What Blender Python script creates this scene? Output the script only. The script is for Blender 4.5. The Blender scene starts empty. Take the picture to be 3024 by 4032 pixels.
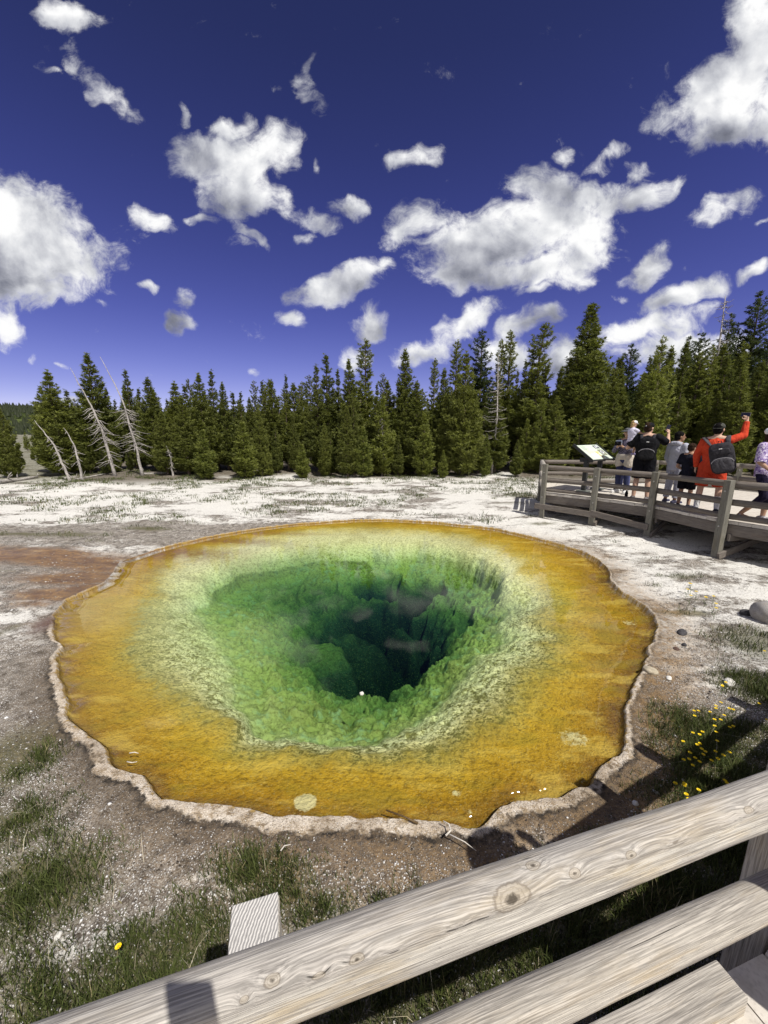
import bpy, bmesh, math, random
import numpy as np
from mathutils import Vector, Matrix
R = math.radians
random.seed(7)
rng = np.random.default_rng(11)
S = bpy.context.scene
COL = S.collection

# ------------------------------------------------------------------ camera
CAM_H, PITCH, F = 2.35, R(11.8), 1512.0
cp, sp = math.cos(PITCH), math.sin(PITCH)
def ray(px, py):
    u, v = (px-1512)/F, (py-2016)/F
    return np.array([u, cp-v*sp, -(sp+v*cp)])
def at(px, py, z=0.05):
    r = ray(px, py); t = (z-CAM_H)/r[2]
    return np.array([r[0]*t, r[1]*t, z])
def at_y(px, py, y):
    r = ray(px, py); t = y/r[1]
    return np.array([r[0]*t, y, CAM_H+r[2]*t])
cd = bpy.data.cameras.new('camera'); cam = bpy.data.objects.new('camera', cd); COL.objects.link(cam)
cam.location = (0, 0, CAM_H); cam.rotation_euler = (R(90)-PITCH, 0, 0)
cd.sensor_fit = 'HORIZONTAL'; cd.sensor_width = 36; cd.lens = 18.0; cd.clip_start = 0.02; cd.clip_end = 8000
S.camera = cam
DECK = 0.75

# ------------------------------------------------------------------ objects
def tag(o, label=None, cat=None, group=None, kind=None):
    if label: o['label'] = label
    if cat: o['category'] = cat
    if group: o['group'] = group
    if kind: o['kind'] = kind
    return o
def empty(name, loc=(0, 0, 0), rz=0, label=None, cat=None, group=None):
    o = bpy.data.objects.new(name, None); COL.objects.link(o)
    o.location = tuple(loc); o.rotation_euler = (0, 0, rz); o.empty_display_size = 0.1
    return tag(o, label, cat, group)
def mesh_np(name, V, Fc, smooth=False):
    """V (n,3); Fc list of (k,m) int arrays of faces of m corners"""
    me = bpy.data.meshes.new(name)
    if not isinstance(Fc, (list, tuple)): Fc = [Fc]
    V = np.asarray(V, np.float32)
    loops = np.concatenate([f.reshape(-1) for f in Fc]).astype(np.int32)
    tot = np.concatenate([np.full(len(f), f.shape[1], np.int32) for f in Fc])
    start = np.concatenate([[0], np.cumsum(tot)[:-1]]).astype(np.int32)
    me.vertices.add(len(V)); me.vertices.foreach_set('co', V.reshape(-1))
    me.loops.add(len(loops)); me.loops.foreach_set('vertex_index', loops)
    me.polygons.add(len(tot)); me.polygons.foreach_set('loop_start', start)
    if smooth: me.polygons.foreach_set('use_smooth', np.ones(len(tot), bool))
    me.update(calc_edges=True); me.validate()
    return me
def attr(me, name, vals):
    a = me.attributes.new(name, 'FLOAT', 'POINT'); a.data.foreach_set('value', np.asarray(vals, np.float32))
def obj(name, me, mat=None, parent=None, loc=None, rot=None):
    o = bpy.data.objects.new(name, me); COL.objects.link(o)
    if mat: 
        if not me.materials: me.materials.append(mat)
    if parent: o.parent = parent
    if loc is not None: o.location = tuple(loc)
    if rot is not None: o.rotation_euler = tuple(rot)
    return o
def bm_obj(name, bm, mat=None, parent=None, loc=None, rot=None, smooth=False):
    me = bpy.data.meshes.new(name); bm.normal_update(); bm.to_mesh(me); bm.free()
    if smooth:
        for p in me.polygons: p.use_smooth = True
    return obj(name, me, mat, parent, loc, rot)
def add_box(bm, c, s, rot=None, bev=0.0):
    r = bmesh.ops.create_cube(bm, size=1.0); vs = r['verts']
    M = Matrix.Translation(Vector(c)) @ (rot.to_4x4() if rot is not None else Matrix.Identity(4)) @ Matrix.Diagonal((*s, 1))
    bmesh.ops.transform(bm, matrix=M, verts=vs)
    if bev > 0:
        es = list({e for v in vs for e in v.link_edges})
        bmesh.ops.bevel(bm, geom=es, offset=bev, segments=2, affect='EDGES', profile=0.5)
def tube(bm, pts, rads, n=8, cap=True, squash=1.0):
    rings = []
    pts = [Vector(p) for p in pts]
    for i, p in enumerate(pts):
        a = pts[max(0, i-1)]; b = pts[min(len(pts)-1, i+1)]
        t = (b-a).normalized(); up = Vector((0, 0, 1)) if abs(t.z) < .95 else Vector((1, 0, 0))
        s = t.cross(up).normalized(); u = s.cross(t)
        rings.append([bm.verts.new(p + (s*math.cos(k*2*math.pi/n)+u*math.sin(k*2*math.pi/n)*squash)*rads[i]) for k in range(n)])
    for i in range(len(rings)-1):
        for k in range(n):
            bm.faces.new((rings[i][k], rings[i][(k+1) % n], rings[i+1][(k+1) % n], rings[i+1][k]))
    if cap:
        bm.faces.new(list(reversed(rings[0]))); bm.faces.new(rings[-1])

# ------------------------------------------------------------------ numpy noise
def _h(ix, iy, s):
    n = (ix.astype(np.int64)*374761393 + iy.astype(np.int64)*668265263 + s*2147483647) & 0xffffffff
    n = ((n ^ (n >> 13))*1274126177) & 0xffffffff
    return ((n ^ (n >> 16)) & 0xffffff)/float(0xffffff)
def vnoise(x, y, s=0):
    x = np.asarray(x, float); y = np.asarray(y, float)
    ix = np.floor(x); iy = np.floor(y); fx = x-ix; fy = y-iy
    fx = fx*fx*fx*(fx*(fx*6-15)+10); fy = fy*fy*fy*(fy*(fy*6-15)+10)
    a = _h(ix, iy, s); b = _h(ix+1, iy, s); c = _h(ix, iy+1, s); d = _h(ix+1, iy+1, s)
    return (a*(1-fx)+b*fx)*(1-fy)+(c*(1-fx)+d*fx)*fy
def fbm(x, y, o=4, s=0, g=.5):
    t = 0; a = 1; n = 0
    for i in range(o):
        t = t+a*vnoise(x*2**i+i*17.3, y*2**i-i*9.1, s+i); n += a; a *= g
    return t/n
def sstep(a, b, x):
    t = np.clip((np.asarray(x, float)-a)/(b-a), 0, 1); return t*t*(3-2*t)

# ------------------------------------------------------------------ materials
class NT:
    def __init__(s, tree): s.t = tree
    def n(s, typ, **k):
        nd = s.t.nodes.new(typ)
        for a, v in k.items(): setattr(nd, a, v)
        return nd
    def l(s, a, b): s.t.links.new(a, b)
    def _in(s, nd, i, v):
        if v is None: return
        if isinstance(v, bpy.types.NodeSocket): s.l(v, nd.inputs[i])
        else: nd.inputs[i].default_value = v
    def math(s, op, a, b=None, c=None, clamp=False):
        nd = s.n('ShaderNodeMath', operation=op, use_clamp=clamp)
        for i, v in enumerate((a, b, c)): s._in(nd, i, v)
        return nd.outputs[0]
    def vec(s, op, a, b=None, out=0, scale=None):
        nd = s.n('ShaderNodeVectorMath', operation=op)
        s._in(nd, 0, a); s._in(nd, 1, b)
        if scale is not None: s._in(nd, 3, scale)
        return nd.outputs[out]
    def mix(s, f, a, b, blend='MIX'):
        nd = s.n('ShaderNodeMix', data_type='RGBA', blend_type=blend)
        s._in(nd, 0, f)
        for i, v in ((6, a), (7, b)):
            if isinstance(v, (tuple, list)) and len(v) == 3: v = (*v, 1)
            s._in(nd, i, v)
        return nd.outputs[2]
    def rng(s, v, a, b, c=0., d=1., smooth=False):
        nd = s.n('ShaderNodeMapRange', clamp=True, interpolation_type='SMOOTHSTEP' if smooth else 'LINEAR')
        s._in(nd, 0, v)
        for i, q in enumerate((a, b, c, d)): s._in(nd, i+1, q)
        return nd.outputs[0]
    def noise(s, co, scale, detail=4, rough=.55, dist=0, out=0):
        nd = s.n('ShaderNodeTexNoise'); s._in(nd, 'Vector', co)
        nd.inputs['Scale'].default_value = scale; nd.inputs['Detail'].default_value = detail
        nd.inputs['Roughness'].default_value = rough; nd.inputs['Distortion'].default_value = dist
        return nd.outputs[out]
    def voro(s, co, scale, feature='F1', out=0, rand=1):
        nd = s.n('ShaderNodeTexVoronoi', feature=feature); s._in(nd, 'Vector', co)
        nd.inputs['Scale'].default_value = scale; nd.inputs['Randomness'].default_value = rand
        return nd.outputs[out]
    def ramp(s, f, stops, mode='LINEAR'):
        nd = s.n('ShaderNodeValToRGB'); s._in(nd, 0, f); cr = nd.color_ramp; cr.interpolation = mode
        while len(cr.elements) < len(stops): cr.elements.new(.5)
        for e, (p, c) in zip(cr.elements, stops):
            e.position = p; e.color = (*c, 1) if len(c) == 3 else c
        return nd.outputs[0]
    def attr(s, name): return s.n('ShaderNodeAttribute', attribute_name=name).outputs['Fac']
    def bump(s, h, strength=.5, dist=.01, normal=None):
        nd = s.n('ShaderNodeBump'); s._in(nd, 'Height', h)
        nd.inputs['Strength'].default_value = strength; nd.inputs['Distance'].default_value = dist
        if normal is not None: s._in(nd, 'Normal', normal)
        return nd.outputs[0]
def new_mat(name):
    m = bpy.data.materials.new(name); m.use_nodes = True; t = m.node_tree
    b = t.nodes['Principled BSDF']; return m, NT(t), b
def setp(b, nt, **k):
    for a, v in k.items(): nt._in(b, a.replace('_', ' '), (*v, 1) if isinstance(v, tuple) and len(v) == 3 else v)
_mc = {}
def plain(name, col, rough=.8, var=.15, scale=30, metal=0, spec=.3, bump=0):
    if name in _mc: return _mc[name]
    m, nt, b = new_mat(name)
    co = nt.n('ShaderNodeTexCoord').outputs['Object']
    f = nt.noise(co, scale, 3)
    c = nt.mix(nt.rng(f, .3, .7), tuple(x*(1-var) for x in col), tuple(min(1, x*(1+var)) for x in col))
    setp(b, nt, Base_Color=c, Roughness=rough, Metallic=metal)
    b.inputs['Specular IOR Level'].default_value = spec
    if bump: nt.l(nt.bump(f, bump, .005), b.inputs['Normal'])
    _mc[name] = m
    return m
def wood(name, light, dark, tan, knots=(), gs=1.0, top_grey=False):
    """weathered timber: local x runs along the grain"""
    m, nt, b = new_mat(name)
    tc = nt.n('ShaderNodeTexCoord').outputs['Object']
    oi = nt.n('ShaderNodeObjectInfo').outputs['Random']
    off = nt.n('ShaderNodeCombineXYZ'); nt.l(nt.math('MULTIPLY', oi, 37.0), off.inputs[0])
    co0 = nt.vec('ADD', tc, off.outputs[0]) if not knots else tc
    kd = None; kin = None; kl = None
    co = co0
    for (k, s) in knots:
        d = nt.vec('MULTIPLY', nt.vec('SUBTRACT', tc, tuple(k)), (0.62/s, 1/s, 1/s))
        L = nt.vec('LENGTH', d, out=1)
        w = nt.math('POWER', 2.718, nt.math('MULTIPLY', nt.math('MULTIPLY', L, L), -.30))
        kd = w if kd is None else nt.math('MAXIMUM', kd, w)
        kl = L if kl is None else nt.math('MINIMUM', kl, L)
    if kd is not None:
        dv = nt.n('ShaderNodeCombineXYZ'); q = nt.math('MULTIPLY', kd, .007)
        nt.l(q, dv.inputs[1]); nt.l(q, dv.inputs[2]); co = nt.vec('ADD', co, dv.outputs[0])
    wob = nt.noise(nt.vec('MULTIPLY', co, (1.6, 5, 5)), 1.0, 3)
    wv = nt.n('ShaderNodeCombineXYZ'); wq = nt.math('MULTIPLY', wob, .018); nt.l(wq, wv.inputs[1]); nt.l(wq, wv.inputs[2])
    cg = nt.vec('ADD', co, wv.outputs[0])
    g1 = nt.noise(nt.vec('MULTIPLY', cg, (2.6, 75*gs, 75*gs)), 1.0, 5, .62)
    g2 = nt.noise(nt.vec('MULTIPLY', cg, (7, 260*gs, 260*gs)), 1.0, 3, .6)
    pt = nt.noise(nt.vec('MULTIPLY', co0, (2.6, 11, 11)), 1.0, 5, .65)
    pt2 = nt.noise(nt.vec('MULTIPLY', nt.vec('ADD', co0, (5, 3, 9)), (5.0, 26, 26)), 1.0, 5, .7)
    sp_ = nt.noise(nt.vec('MULTIPLY', co0, (60, 150, 150)), 1.0, 3, .7)
    g3 = nt.noise(nt.vec('MULTIPLY', cg, (4, 420, 420)), 1.0, 2, .6)
    base = nt.mix(nt.rng(g1, .36, .60), tuple(d*.55+l*.45 for d, l in zip(dark, light)), light)
    base = nt.mix(nt.math('MULTIPLY', nt.rng(pt, .5, .66), .7), base, tan)
    base = nt.mix(nt.math('MULTIPLY', nt.rng(pt2, .52, .62), .55), base, tuple(c*1.1 for c in dark))
    base = nt.mix(nt.math('MULTIPLY', nt.rng(g2, .52, .60), .5), base, tuple(min(1, c*1.3) for c in light))
    base = nt.mix(nt.math('MULTIPLY', nt.rng(g2, .46, .40), .42), base, dark)
    base = nt.mix(nt.math('MULTIPLY', nt.rng(g3, .47, .40), .5), base, tuple(c*.8 for c in dark))
    base = nt.mix(nt.math('MULTIPLY', nt.rng(sp_, .60, .68), .35), base, tuple(c*.6 for c in dark))
    if top_grey:
        sz_ = nt.n('ShaderNodeSeparateXYZ'); nt.l(tc, sz_.inputs[0])
        tg_ = nt.math('ADD', sz_.outputs[2], nt.math('MULTIPLY', nt.math('SUBTRACT', pt, .5), .03))
        base = nt.mix(nt.math('MULTIPLY', nt.rng(tg_, .020, .032), .6), base, nt.mix(nt.rng(g2, .4, .6), tuple(c*.75 for c in dark), tuple(c*1.6 for c in dark)))
    cr = nt.noise(nt.vec('MULTIPLY', cg, (1.1, 95*gs, 95*gs)), 1.0, 2, .5)
    crk = nt.rng(cr, .29, .265)
    base = nt.mix(nt.math('MULTIPLY', crk, .8), base, (.05, .045, .04))
    if kl is not None:                       # knots: dark checked heart, growth rings, dark bark seam
        ks = nt.noise(nt.vec('MULTIPLY', tc, (1, 1, 1)), 120, 4, .6)
        kw = nt.math('ADD', kl, nt.math('MULTIPLY', nt.math('SUBTRACT', ks, .5), .5))
        ring = nt.math('SINE', nt.math('MULTIPLY', kw, 22.0))
        base = nt.mix(nt.math('MULTIPLY', nt.rng(kw, 1.0, .85), .4), base, (.42, .36, .27))
        base = nt.mix(nt.math('MULTIPLY', nt.math('MULTIPLY', nt.rng(ring, .1, .8), nt.rng(kw, 1.35, .6)), .38), base, (.20, .165, .13))
        base = nt.mix(nt.math('MULTIPLY', nt.math('MULTIPLY', nt.rng(kw, .80, .90), nt.rng(kw, 1.10, .98)), .42), base, (.12, .095, .07))
        base = nt.mix(nt.math('MULTIPLY', nt.rng(kw, .42, .22), .85), base, (.05, .04, .03))
    setp(b, nt, Base_Color=base, Roughness=.85)
    b.inputs['Specular IOR Level'].default_value = .2
    h = nt.math('SUBTRACT', nt.math('ADD', g1, nt.math('MULTIPLY', g2, .5)), crk)
    nt.l(nt.bump(h, .7, .004), b.inputs['Normal'])
    return m
# ------------------------------------------------------------------ light + sky
SKY_TINT = (.66, .525, .76)
SUN_EL, SUN_AZ = R(57.5), math.atan2(.578, -.816)      # azimuth measured from +Y toward +X: the sun stands behind the viewer's right
sdir = Vector((math.sin(SUN_AZ)*math.cos(SUN_EL), math.cos(SUN_AZ)*math.cos(SUN_EL), math.sin(SUN_EL)))
sl = bpy.data.lights.new('sun', 'SUN'); sl.energy = 4.6; sl.angle = R(.5); sl.color = (1, .955, .88)
so = bpy.data.objects.new('sun', sl); COL.objects.link(so); so.rotation_euler = (-sdir).to_track_quat('-Z', 'Y').to_euler(); so.location = (0, 0, 60)
S.view_settings.view_transform = 'Standard'; S.view_settings.look = 'None'; S.view_settings.exposure = 0.12; S.view_settings.gamma = 1
W = bpy.data.worlds.new('World'); S.world = W; W.use_nodes = True
nt = NT(W.node_tree); bg = W.node_tree.nodes['Background']; bg.inputs['Strength'].default_value = .1
sky = nt.n('ShaderNodeTexSky', sky_type='NISHITA', sun_disc=False, sun_elevation=SUN_EL, sun_rotation=SUN_AZ,
           altitude=2300, air_density=1.0, dust_density=.35, ozone_density=3.0)
gen = nt.n('ShaderNodeTexCoord').outputs['Generated']
sx = nt.n('ShaderNodeSeparateXYZ'); nt.l(gen, sx.inputs[0])
yy = nt.math('MAXIMUM', sx.outputs[1], .08)
A = nt.math('DIVIDE', sx.outputs[0], yy); B = nt.math('DIVIDE', sx.outputs[2], yy)
pc = nt.n('ShaderNodeCombineXYZ'); nt.l(A, pc.inputs[0]); nt.l(B, pc.inputs[1]); pc.inputs[2].default_value = 0
flat = pc.outputs[0]
# warped cloud-sheet coordinates
wn = nt.noise(flat, 3.2, 3, .6, out=1)
wv = nt.vec('MULTIPLY', nt.vec('SUBTRACT', wn, (.5, .5, .5)), (.17, .15, 0))
wn2 = nt.noise(flat, 13, 2, .6, out=1)
wv2 = nt.vec('MULTIPLY', nt.vec('SUBTRACT', wn2, (.5, .5, .5)), (.05, .05, 0))
warp = nt.vec('ADD', nt.vec('ADD', flat, wv), wv2)
p1 = nt.vec('ADD', warp, (0, 0, 1))
def AB(x, y):
    r = ray(x*1.8228, y*1.8228); return np.array([r[0]/r[1], -(-r[2])/r[1]])
# (cx, cy, rx, ry, tilt in degrees, weight): cumulus heaps in the sky dome
CL_ = [
 (70,520,150,125,10,1.25),(150,580,110,85,20,1.1),(40,600,140,75,0,1.15),(215,560,45,55,0,.8),(120,640,110,30,0,.7),(-60,540,130,140,0,1.2),
 (5,690,38,40,0,1.0),(222,660,24,12,0,.8),
 (500,340,110,85,0,1.2),(425,345,65,75,0,1.0),(500,265,60,42,10,1.0),(590,320,58,60,0,1.05),(505,420,95,62,0,1.1),(470,465,60,40,20,.8),(600,430,30,50,-20,.6),
 (330,483,48,26,25,.85),(428,495,32,15,0,.7),(500,540,45,16,25,.55),(395,238,18,28,0,.5),(678,362,13,26,0,.55),
 (690,485,60,26,10,.68),(755,440,60,32,-20,.72),(890,342,66,24,-28,.72),(322,618,32,12,5,.8),(393,690,38,30,0,1.0),(405,642,22,28,-20,.7),
 (740,622,115,42,-24,1.1),(640,655,40,28,0,.8),(628,703,36,20,15,.95),(795,700,50,42,-15,1.0),(830,572,34,22,-30,.8),
 (1130,500,235,82,-10,1.25),(1190,425,130,66,10,1.1),(1360,420,140,45,-16,1.05),(900,478,95,42,-28,.95),(1010,590,115,48,5,1.1),(1150,600,160,42,0,1.05),(1240,560,110,60,-20,1.0),(1385,350,34,34,0,.65),(1290,350,40,20,-30,.4),(1145,640,40,14,0,.7),(1265,615,40,20,-35,.7),
 (1570,190,140,85,-35,1.2),(1640,90,85,120,0,1.2),(1590,270,130,48,-8,1.05),(1430,235,60,55,20,.8),(1700,180,120,160,0,1.2),(1520,300,40,30,-40,.6),
 (1560,462,75,32,-32,.95),(1640,478,45,12,-25,.85),(1400,572,80,36,-38,.95),(1340,640,40,12,-10,.5),(1465,640,110,32,-12,1.1),(1625,602,50,18,-30,.85),(1490,580,26,12,0,.5),
 (905,755,72,28,-26,1.05),(1015,692,88,30,-24,1.1),(960,735,70,30,-20,1.0),(1140,702,66,30,-18,.95),(1390,705,150,32,-12,1.05),(1450,750,160,50,-5,1.1),(1240,770,110,45,-5,1.0),(1560,750,110,50,-10,1.0),(760,770,36,30,-30,.9),(1090,760,80,40,-10,.9),
 (558,795,20,12,-35,.8),(130,775,28,8,15,.55),(40,745,16,10,30,.5),(165,855,30,14,0,.6),
 (140,20,75,42,10,.95),(150,110,22,62,-12,.5),(225,215,72,28,38,.62),(250,248,44,24,20,.5),(185,180,30,50,-35,.4),
 (592,196,46,15,-8,.40),(670,150,15,40,30,.42),(660,236,20,46,-30,.44),(640,205,44,30,0,.42),(100,125,30,10,30,.4),(385,340,16,30,10,.6),(520,520,60,18,30,.62),(650,520,30,14,0,.5),(1210,330,26,22,-50,.55),(1330,320,60,16,-30,.55),(1110,420,50,20,-40,.7),
]
CL = [(a, b_, c, d, e, f+.13 if f < .75 else f) for a, b_, c, d, e, f in CL_]
fb = nt.noise(flat, 7.5, 8, .62, .25)
fb_up = nt.noise(nt.vec('ADD', flat, (.022, .034, 0)), 7.5, 6, .62, .25)
big = nt.noise(flat, 4.6, 3, .5)
big_up = nt.noise(nt.vec('ADD', flat, (.03, .07, 0)), 4.6, 3, .5)
fe = nt.noise(nt.vec('MULTIPLY', warp, (1, 1.35, 1)), 19, 6, .7)
fbc = nt.math('ADD', nt.math('MULTIPLY_ADD', fb, 1.5, -.75), nt.math('MULTIPLY_ADD', fe, 1.15, -.575))
relief = nt.math('ADD', nt.math('MULTIPLY', nt.math('SUBTRACT', fb, fb_up), .95), nt.math('MULTIPLY', nt.math('SUBTRACT', big, big_up), 2.3))
hs = nt.n('ShaderNodeHueSaturation'); hs.inputs['Hue'].default_value = .524; hs.inputs['Saturation'].default_value = 1.12; hs.inputs['Value'].default_value = 1.0
nt.l(sky.outputs[0], hs.inputs['Color'])
el = nt.math('MAXIMUM', sx.outputs[2], 0.0)
depth_ = nt.ramp(el, [(0, (1.75, 1.75, 1.45)), (.10, (1.45, 1.38, 1.22)), (.25, (1.12, 1.10, 1.08)), (.45, (.92, .95, .90)), (.62, (.72, .78, .66)), (.8, (.60, .68, .52))])
tint = nt.mix(1.0, nt.mix(1.0, hs.outputs[0], SKY_TINT, 'MULTIPLY'), depth_, 'MULTIPLY')
BL = []
for (cx, cy, rx, ry, tl, s) in CL:
    c = AB(cx, cy); t = R(tl)
    ex = (AB(cx+math.cos(t)*6, cy+math.sin(t)*6)-c)*rx/6; ey = (AB(cx+math.sin(t)*6, cy-math.cos(t)*6)-c)*ry/6
    Mi = np.linalg.inv(np.array([ex, ey]).T); off = -Mi@c
    h = 1.27*np.hypot(ex, ey)
    BL.append((c-h-.09, c+h+.09, Mi, off, s))
def group(name, ins, outs):
    g = bpy.data.node_groups.new(name, 'ShaderNodeTree'); q = NT(g)
    for n_, t_ in ins: g.interface.new_socket(n_, in_out='INPUT', socket_type=t_)
    for n_, t_ in outs: g.interface.new_socket(n_, in_out='OUTPUT', socket_type=t_)
    return g, q, q.n('NodeGroupInput').outputs, q.n('NodeGroupOutput').inputs
FL, VC, CLR = 'NodeSocketFloat', 'NodeSocketVector', 'NodeSocketColor'
gh, q, gi, go = group('cloud_heap', [('P', VC), ('M1', VC), ('M2', VC), ('S', FL), ('F', FL), ('W', FL), ('V', FL)], [('F', FL), ('W', FL), ('V', FL)])
u = q.vec('DOT_PRODUCT', gi[0], gi[1], out=1); v = q.vec('DOT_PRODUCT', gi[0], gi[2], out=1)
w = q.math('MULTIPLY_ADD', q.math('MULTIPLY_ADD', v, v, q.math('MULTIPLY', u, u)), -.62, 1.0, clamp=True)
q.l(q.math('SMOOTH_MAX', gi[4], q.math('MULTIPLY', w, gi[3]), .12), go[0])
w2 = q.math('MULTIPLY', w, w)
q.l(q.math('ADD', gi[5], w2), go[1]); q.l(q.math('MULTIPLY_ADD', w2, v, gi[6]), go[2])
gs_, q, gi, go = group('cloud_shade', [('F', FL), ('W', FL), ('V', FL), ('N', FL), ('Relief', FL), ('Sky', CLR)], [('Color', CLR)])
vh = q.math('DIVIDE', gi[2], gi[1])                    # height inside the heap, -1 base .. 1 crown
den = q.math('ADD', q.math('SUBTRACT', gi[0], .5), gi[3])
alpha = q.rng(den, -.17, .52, smooth=True)
base_gray = q.math('MULTIPLY', q.rng(vh, .15, -.75), q.rng(den, .15, .75))
lum = q.math('SUBTRACT', q.math('ADD', .86, gi[4]), q.math('MULTIPLY', base_gray, .52), clamp=True)
cc = q.ramp(lum, [(0, (1.1, 1.15, 1.5)), (.3, (2.0, 2.1, 2.6)), (.55, (4.0, 4.1, 4.6)), (.78, (6.6, 6.7, 7.0)), (1, (9.2, 9.2, 9.2))])
q.l(q.mix(alpha, gi[5], cc), go[0])
def leaf(a0, a1, b0, b1):
    """the heaps that reach into one part of the sky, as one Background"""
    bk = nt.n('ShaderNodeBackground'); bk.inputs['Strength'].default_value = .1
    prev = None
    for lo, hi, Mi, off, s in BL:
        if hi[0] < a0 or lo[0] > a1 or hi[1] < b0 or lo[1] > b1: continue
        g = nt.n('ShaderNodeGroup'); g.node_tree = gh; nt.l(p1, g.inputs[0])
        g.inputs[1].default_value = (Mi[0, 0], Mi[0, 1], off[0]); g.inputs[2].default_value = (Mi[1, 0], Mi[1, 1], off[1]); g.inputs[3].default_value = s
        if prev is None: g.inputs[5].default_value = .02
        else:
            for k in range(3): nt.l(prev.outputs[k], g.inputs[4+k])
        prev = g
    if prev is None:
        nt.l(tint, bk.inputs['Color']); return bk.outputs[0]
    g = nt.n('ShaderNodeGroup'); g.node_tree = gs_
    for k in range(3): nt.l(prev.outputs[k], g.inputs[k])
    nt.l(fbc, g.inputs[3]); nt.l(relief, g.inputs[4]); nt.l(tint, g.inputs[5])
    nt.l(g.outputs[0], bk.inputs['Color']); return bk.outputs[0]
EA = [-1.06, -.45, 0, .45, 1.06]; EB = [-.03, .2, .42, 1.3]
def tree_(i0, i1, j0, j1):
    if i1-i0 == 1 and j1-j0 == 1: return leaf(EA[i0], EA[i1], EB[j0], EB[j1])
    if i1-i0 >= j1-j0:
        k = (i0+i1)//2; f = nt.math('GREATER_THAN', A, EA[k]); x, y = tree_(i0, k, j0, j1), tree_(k, i1, j0, j1)
    else:
        k = (j0+j1)//2; f = nt.math('GREATER_THAN', B, EB[k]); x, y = tree_(i0, i1, j0, k), tree_(i0, i1, k, j1)
    mx = nt.n('ShaderNodeMixShader'); nt.l(f, mx.inputs[0]); nt.l(x, mx.inputs[1]); nt.l(y, mx.inputs[2]); return mx.outputs[0]
back = nt.noise(gen, 2.6, 4, .55)                          # unseen broken white cloud added behind the viewer as neutral fill for shadows
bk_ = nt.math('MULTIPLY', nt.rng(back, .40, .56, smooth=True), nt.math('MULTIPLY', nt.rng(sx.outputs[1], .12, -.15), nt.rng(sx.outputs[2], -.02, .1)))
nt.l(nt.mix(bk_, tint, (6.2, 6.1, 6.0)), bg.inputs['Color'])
front = nt.math('MULTIPLY', nt.math('MULTIPLY', nt.math('GREATER_THAN', sx.outputs[1], .1), nt.math('LESS_THAN', nt.math('ABSOLUTE', A), 1.06)), nt.math('GREATER_THAN', B, -.03))
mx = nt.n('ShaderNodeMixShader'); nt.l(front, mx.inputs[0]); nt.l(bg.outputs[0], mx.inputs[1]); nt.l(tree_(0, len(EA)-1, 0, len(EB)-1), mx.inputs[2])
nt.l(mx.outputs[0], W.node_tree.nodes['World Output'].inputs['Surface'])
# ------------------------------------------------------------------ pool outline and inner contours (world metres, water level z = 0)
D2F = 1.8228
C0 = np.array([.1, 5.5])
NTH = 1000
TH = np.linspace(-math.pi, math.pi, NTH, endpoint=False)
def contour(pts, z, zoom=False, smooth=3):
    P = np.array([at(600+x/.976, 2050+y/.976, z)[:2] if zoom else at(x*D2F, y*D2F, z)[:2] for x, y in pts])-C0
    th = np.arctan2(P[:, 1], P[:, 0]); r = np.hypot(P[:, 0], P[:, 1]); o = np.argsort(th); th, r = th[o], r[o]
    th = np.concatenate([th-2*math.pi, th, th+2*math.pi]); r = np.tile(r, 3)
    v = np.interp(TH, th, r)
    k = np.hanning(2*smooth+3)[1:-1]; k /= k.sum()
    return np.convolve(np.concatenate([v[-smooth:], v, v[:smooth]]), k, 'valid')
OUT = [(600,1136),(700,1127),(800,1122),(900,1125),(1000,1134),(1080,1143),(1140,1158),(1200,1172),(1250,1188),(1290,1208),(1312,1230),(1318,1255),(1350,1282),(1390,1310),(1410,1338),(1415,1365),(1400,1400),(1390,1440),(1365,1470),(1355,1500),(1345,1530),(1347,1570),(1345,1610),(1320,1640),(1275,1665),(1268,1700),(1220,1720),(1150,1730),(1090,1738),(1055,1752),(1045,1772),(1000,1785),(960,1772),(900,1780),(850,1776),(760,1768),(700,1762),(600,1752),(500,1740),(430,1728),(370,1715),(320,1690),(270,1665),(235,1635),(210,1605),(170,1575),(138,1545),(150,1510),(140,1480),(130,1450),(118,1420),(133,1400),(116,1380),(121,1350),(126,1320),(150,1292),(215,1265),(240,1240),(262,1212),(330,1188),(400,1170),(500,1150)]
PAL = [(330,1290),(355,1240),(420,1200),(560,1165),(700,1147),(850,1149),(1000,1165),(1090,1200),(1150,1260),(1180,1330),(1165,1400),(1110,1450),(1070,1530),(980,1600),(900,1640),(800,1655),(650,1632),(540,1590),(440,1530),(370,1480),(322,1420),(312,1350)]
RIM = [(180,315),(250,240),(380,190),(600,150),(760,140),(920,145),(1080,150),(1280,215),(1340,320),(1300,470),(1190,590),(1040,735),(860,850),(700,870),(560,845),(440,780),(350,660),(280,520),(205,420)]
HOL = [(625,620),(590,540),(590,450),(660,360),(780,290),(900,310),(1090,280),(1220,330),(1250,420),(1200,520),(1130,590),(1000,690),(900,690),(780,690),(690,690)]
rO = contour(OUT, 0.0, smooth=4)
sc1 = np.cos(TH)*40; sc2 = np.sin(TH)*40
scal = np.abs(np.sin(TH*31+3*fbm(sc1*.2, sc2*.2, 2, 6)*6.28))**.7      # small scallops of the crust lip
rO = rO + (fbm(sc1*.25, sc2*.25, 3, 5)-.5)*.12 + (scal-.6)*.012*fbm(sc1*.3, sc2*.3, 2, 9) + (fbm(sc1*1.2, sc2*1.2, 3, 8)-.5)*.022
rP = np.minimum(contour(PAL, -.12, smooth=14)+(fbm(sc1*.14, sc2*.14, 4, 31)-.5)*.55, rO-.12)
rR = np.minimum(contour(RIM, -.34, True, smooth=9)+(fbm(sc1*.09, sc2*.09, 4, 41)-.5)*.5, rP-.08)
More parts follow.
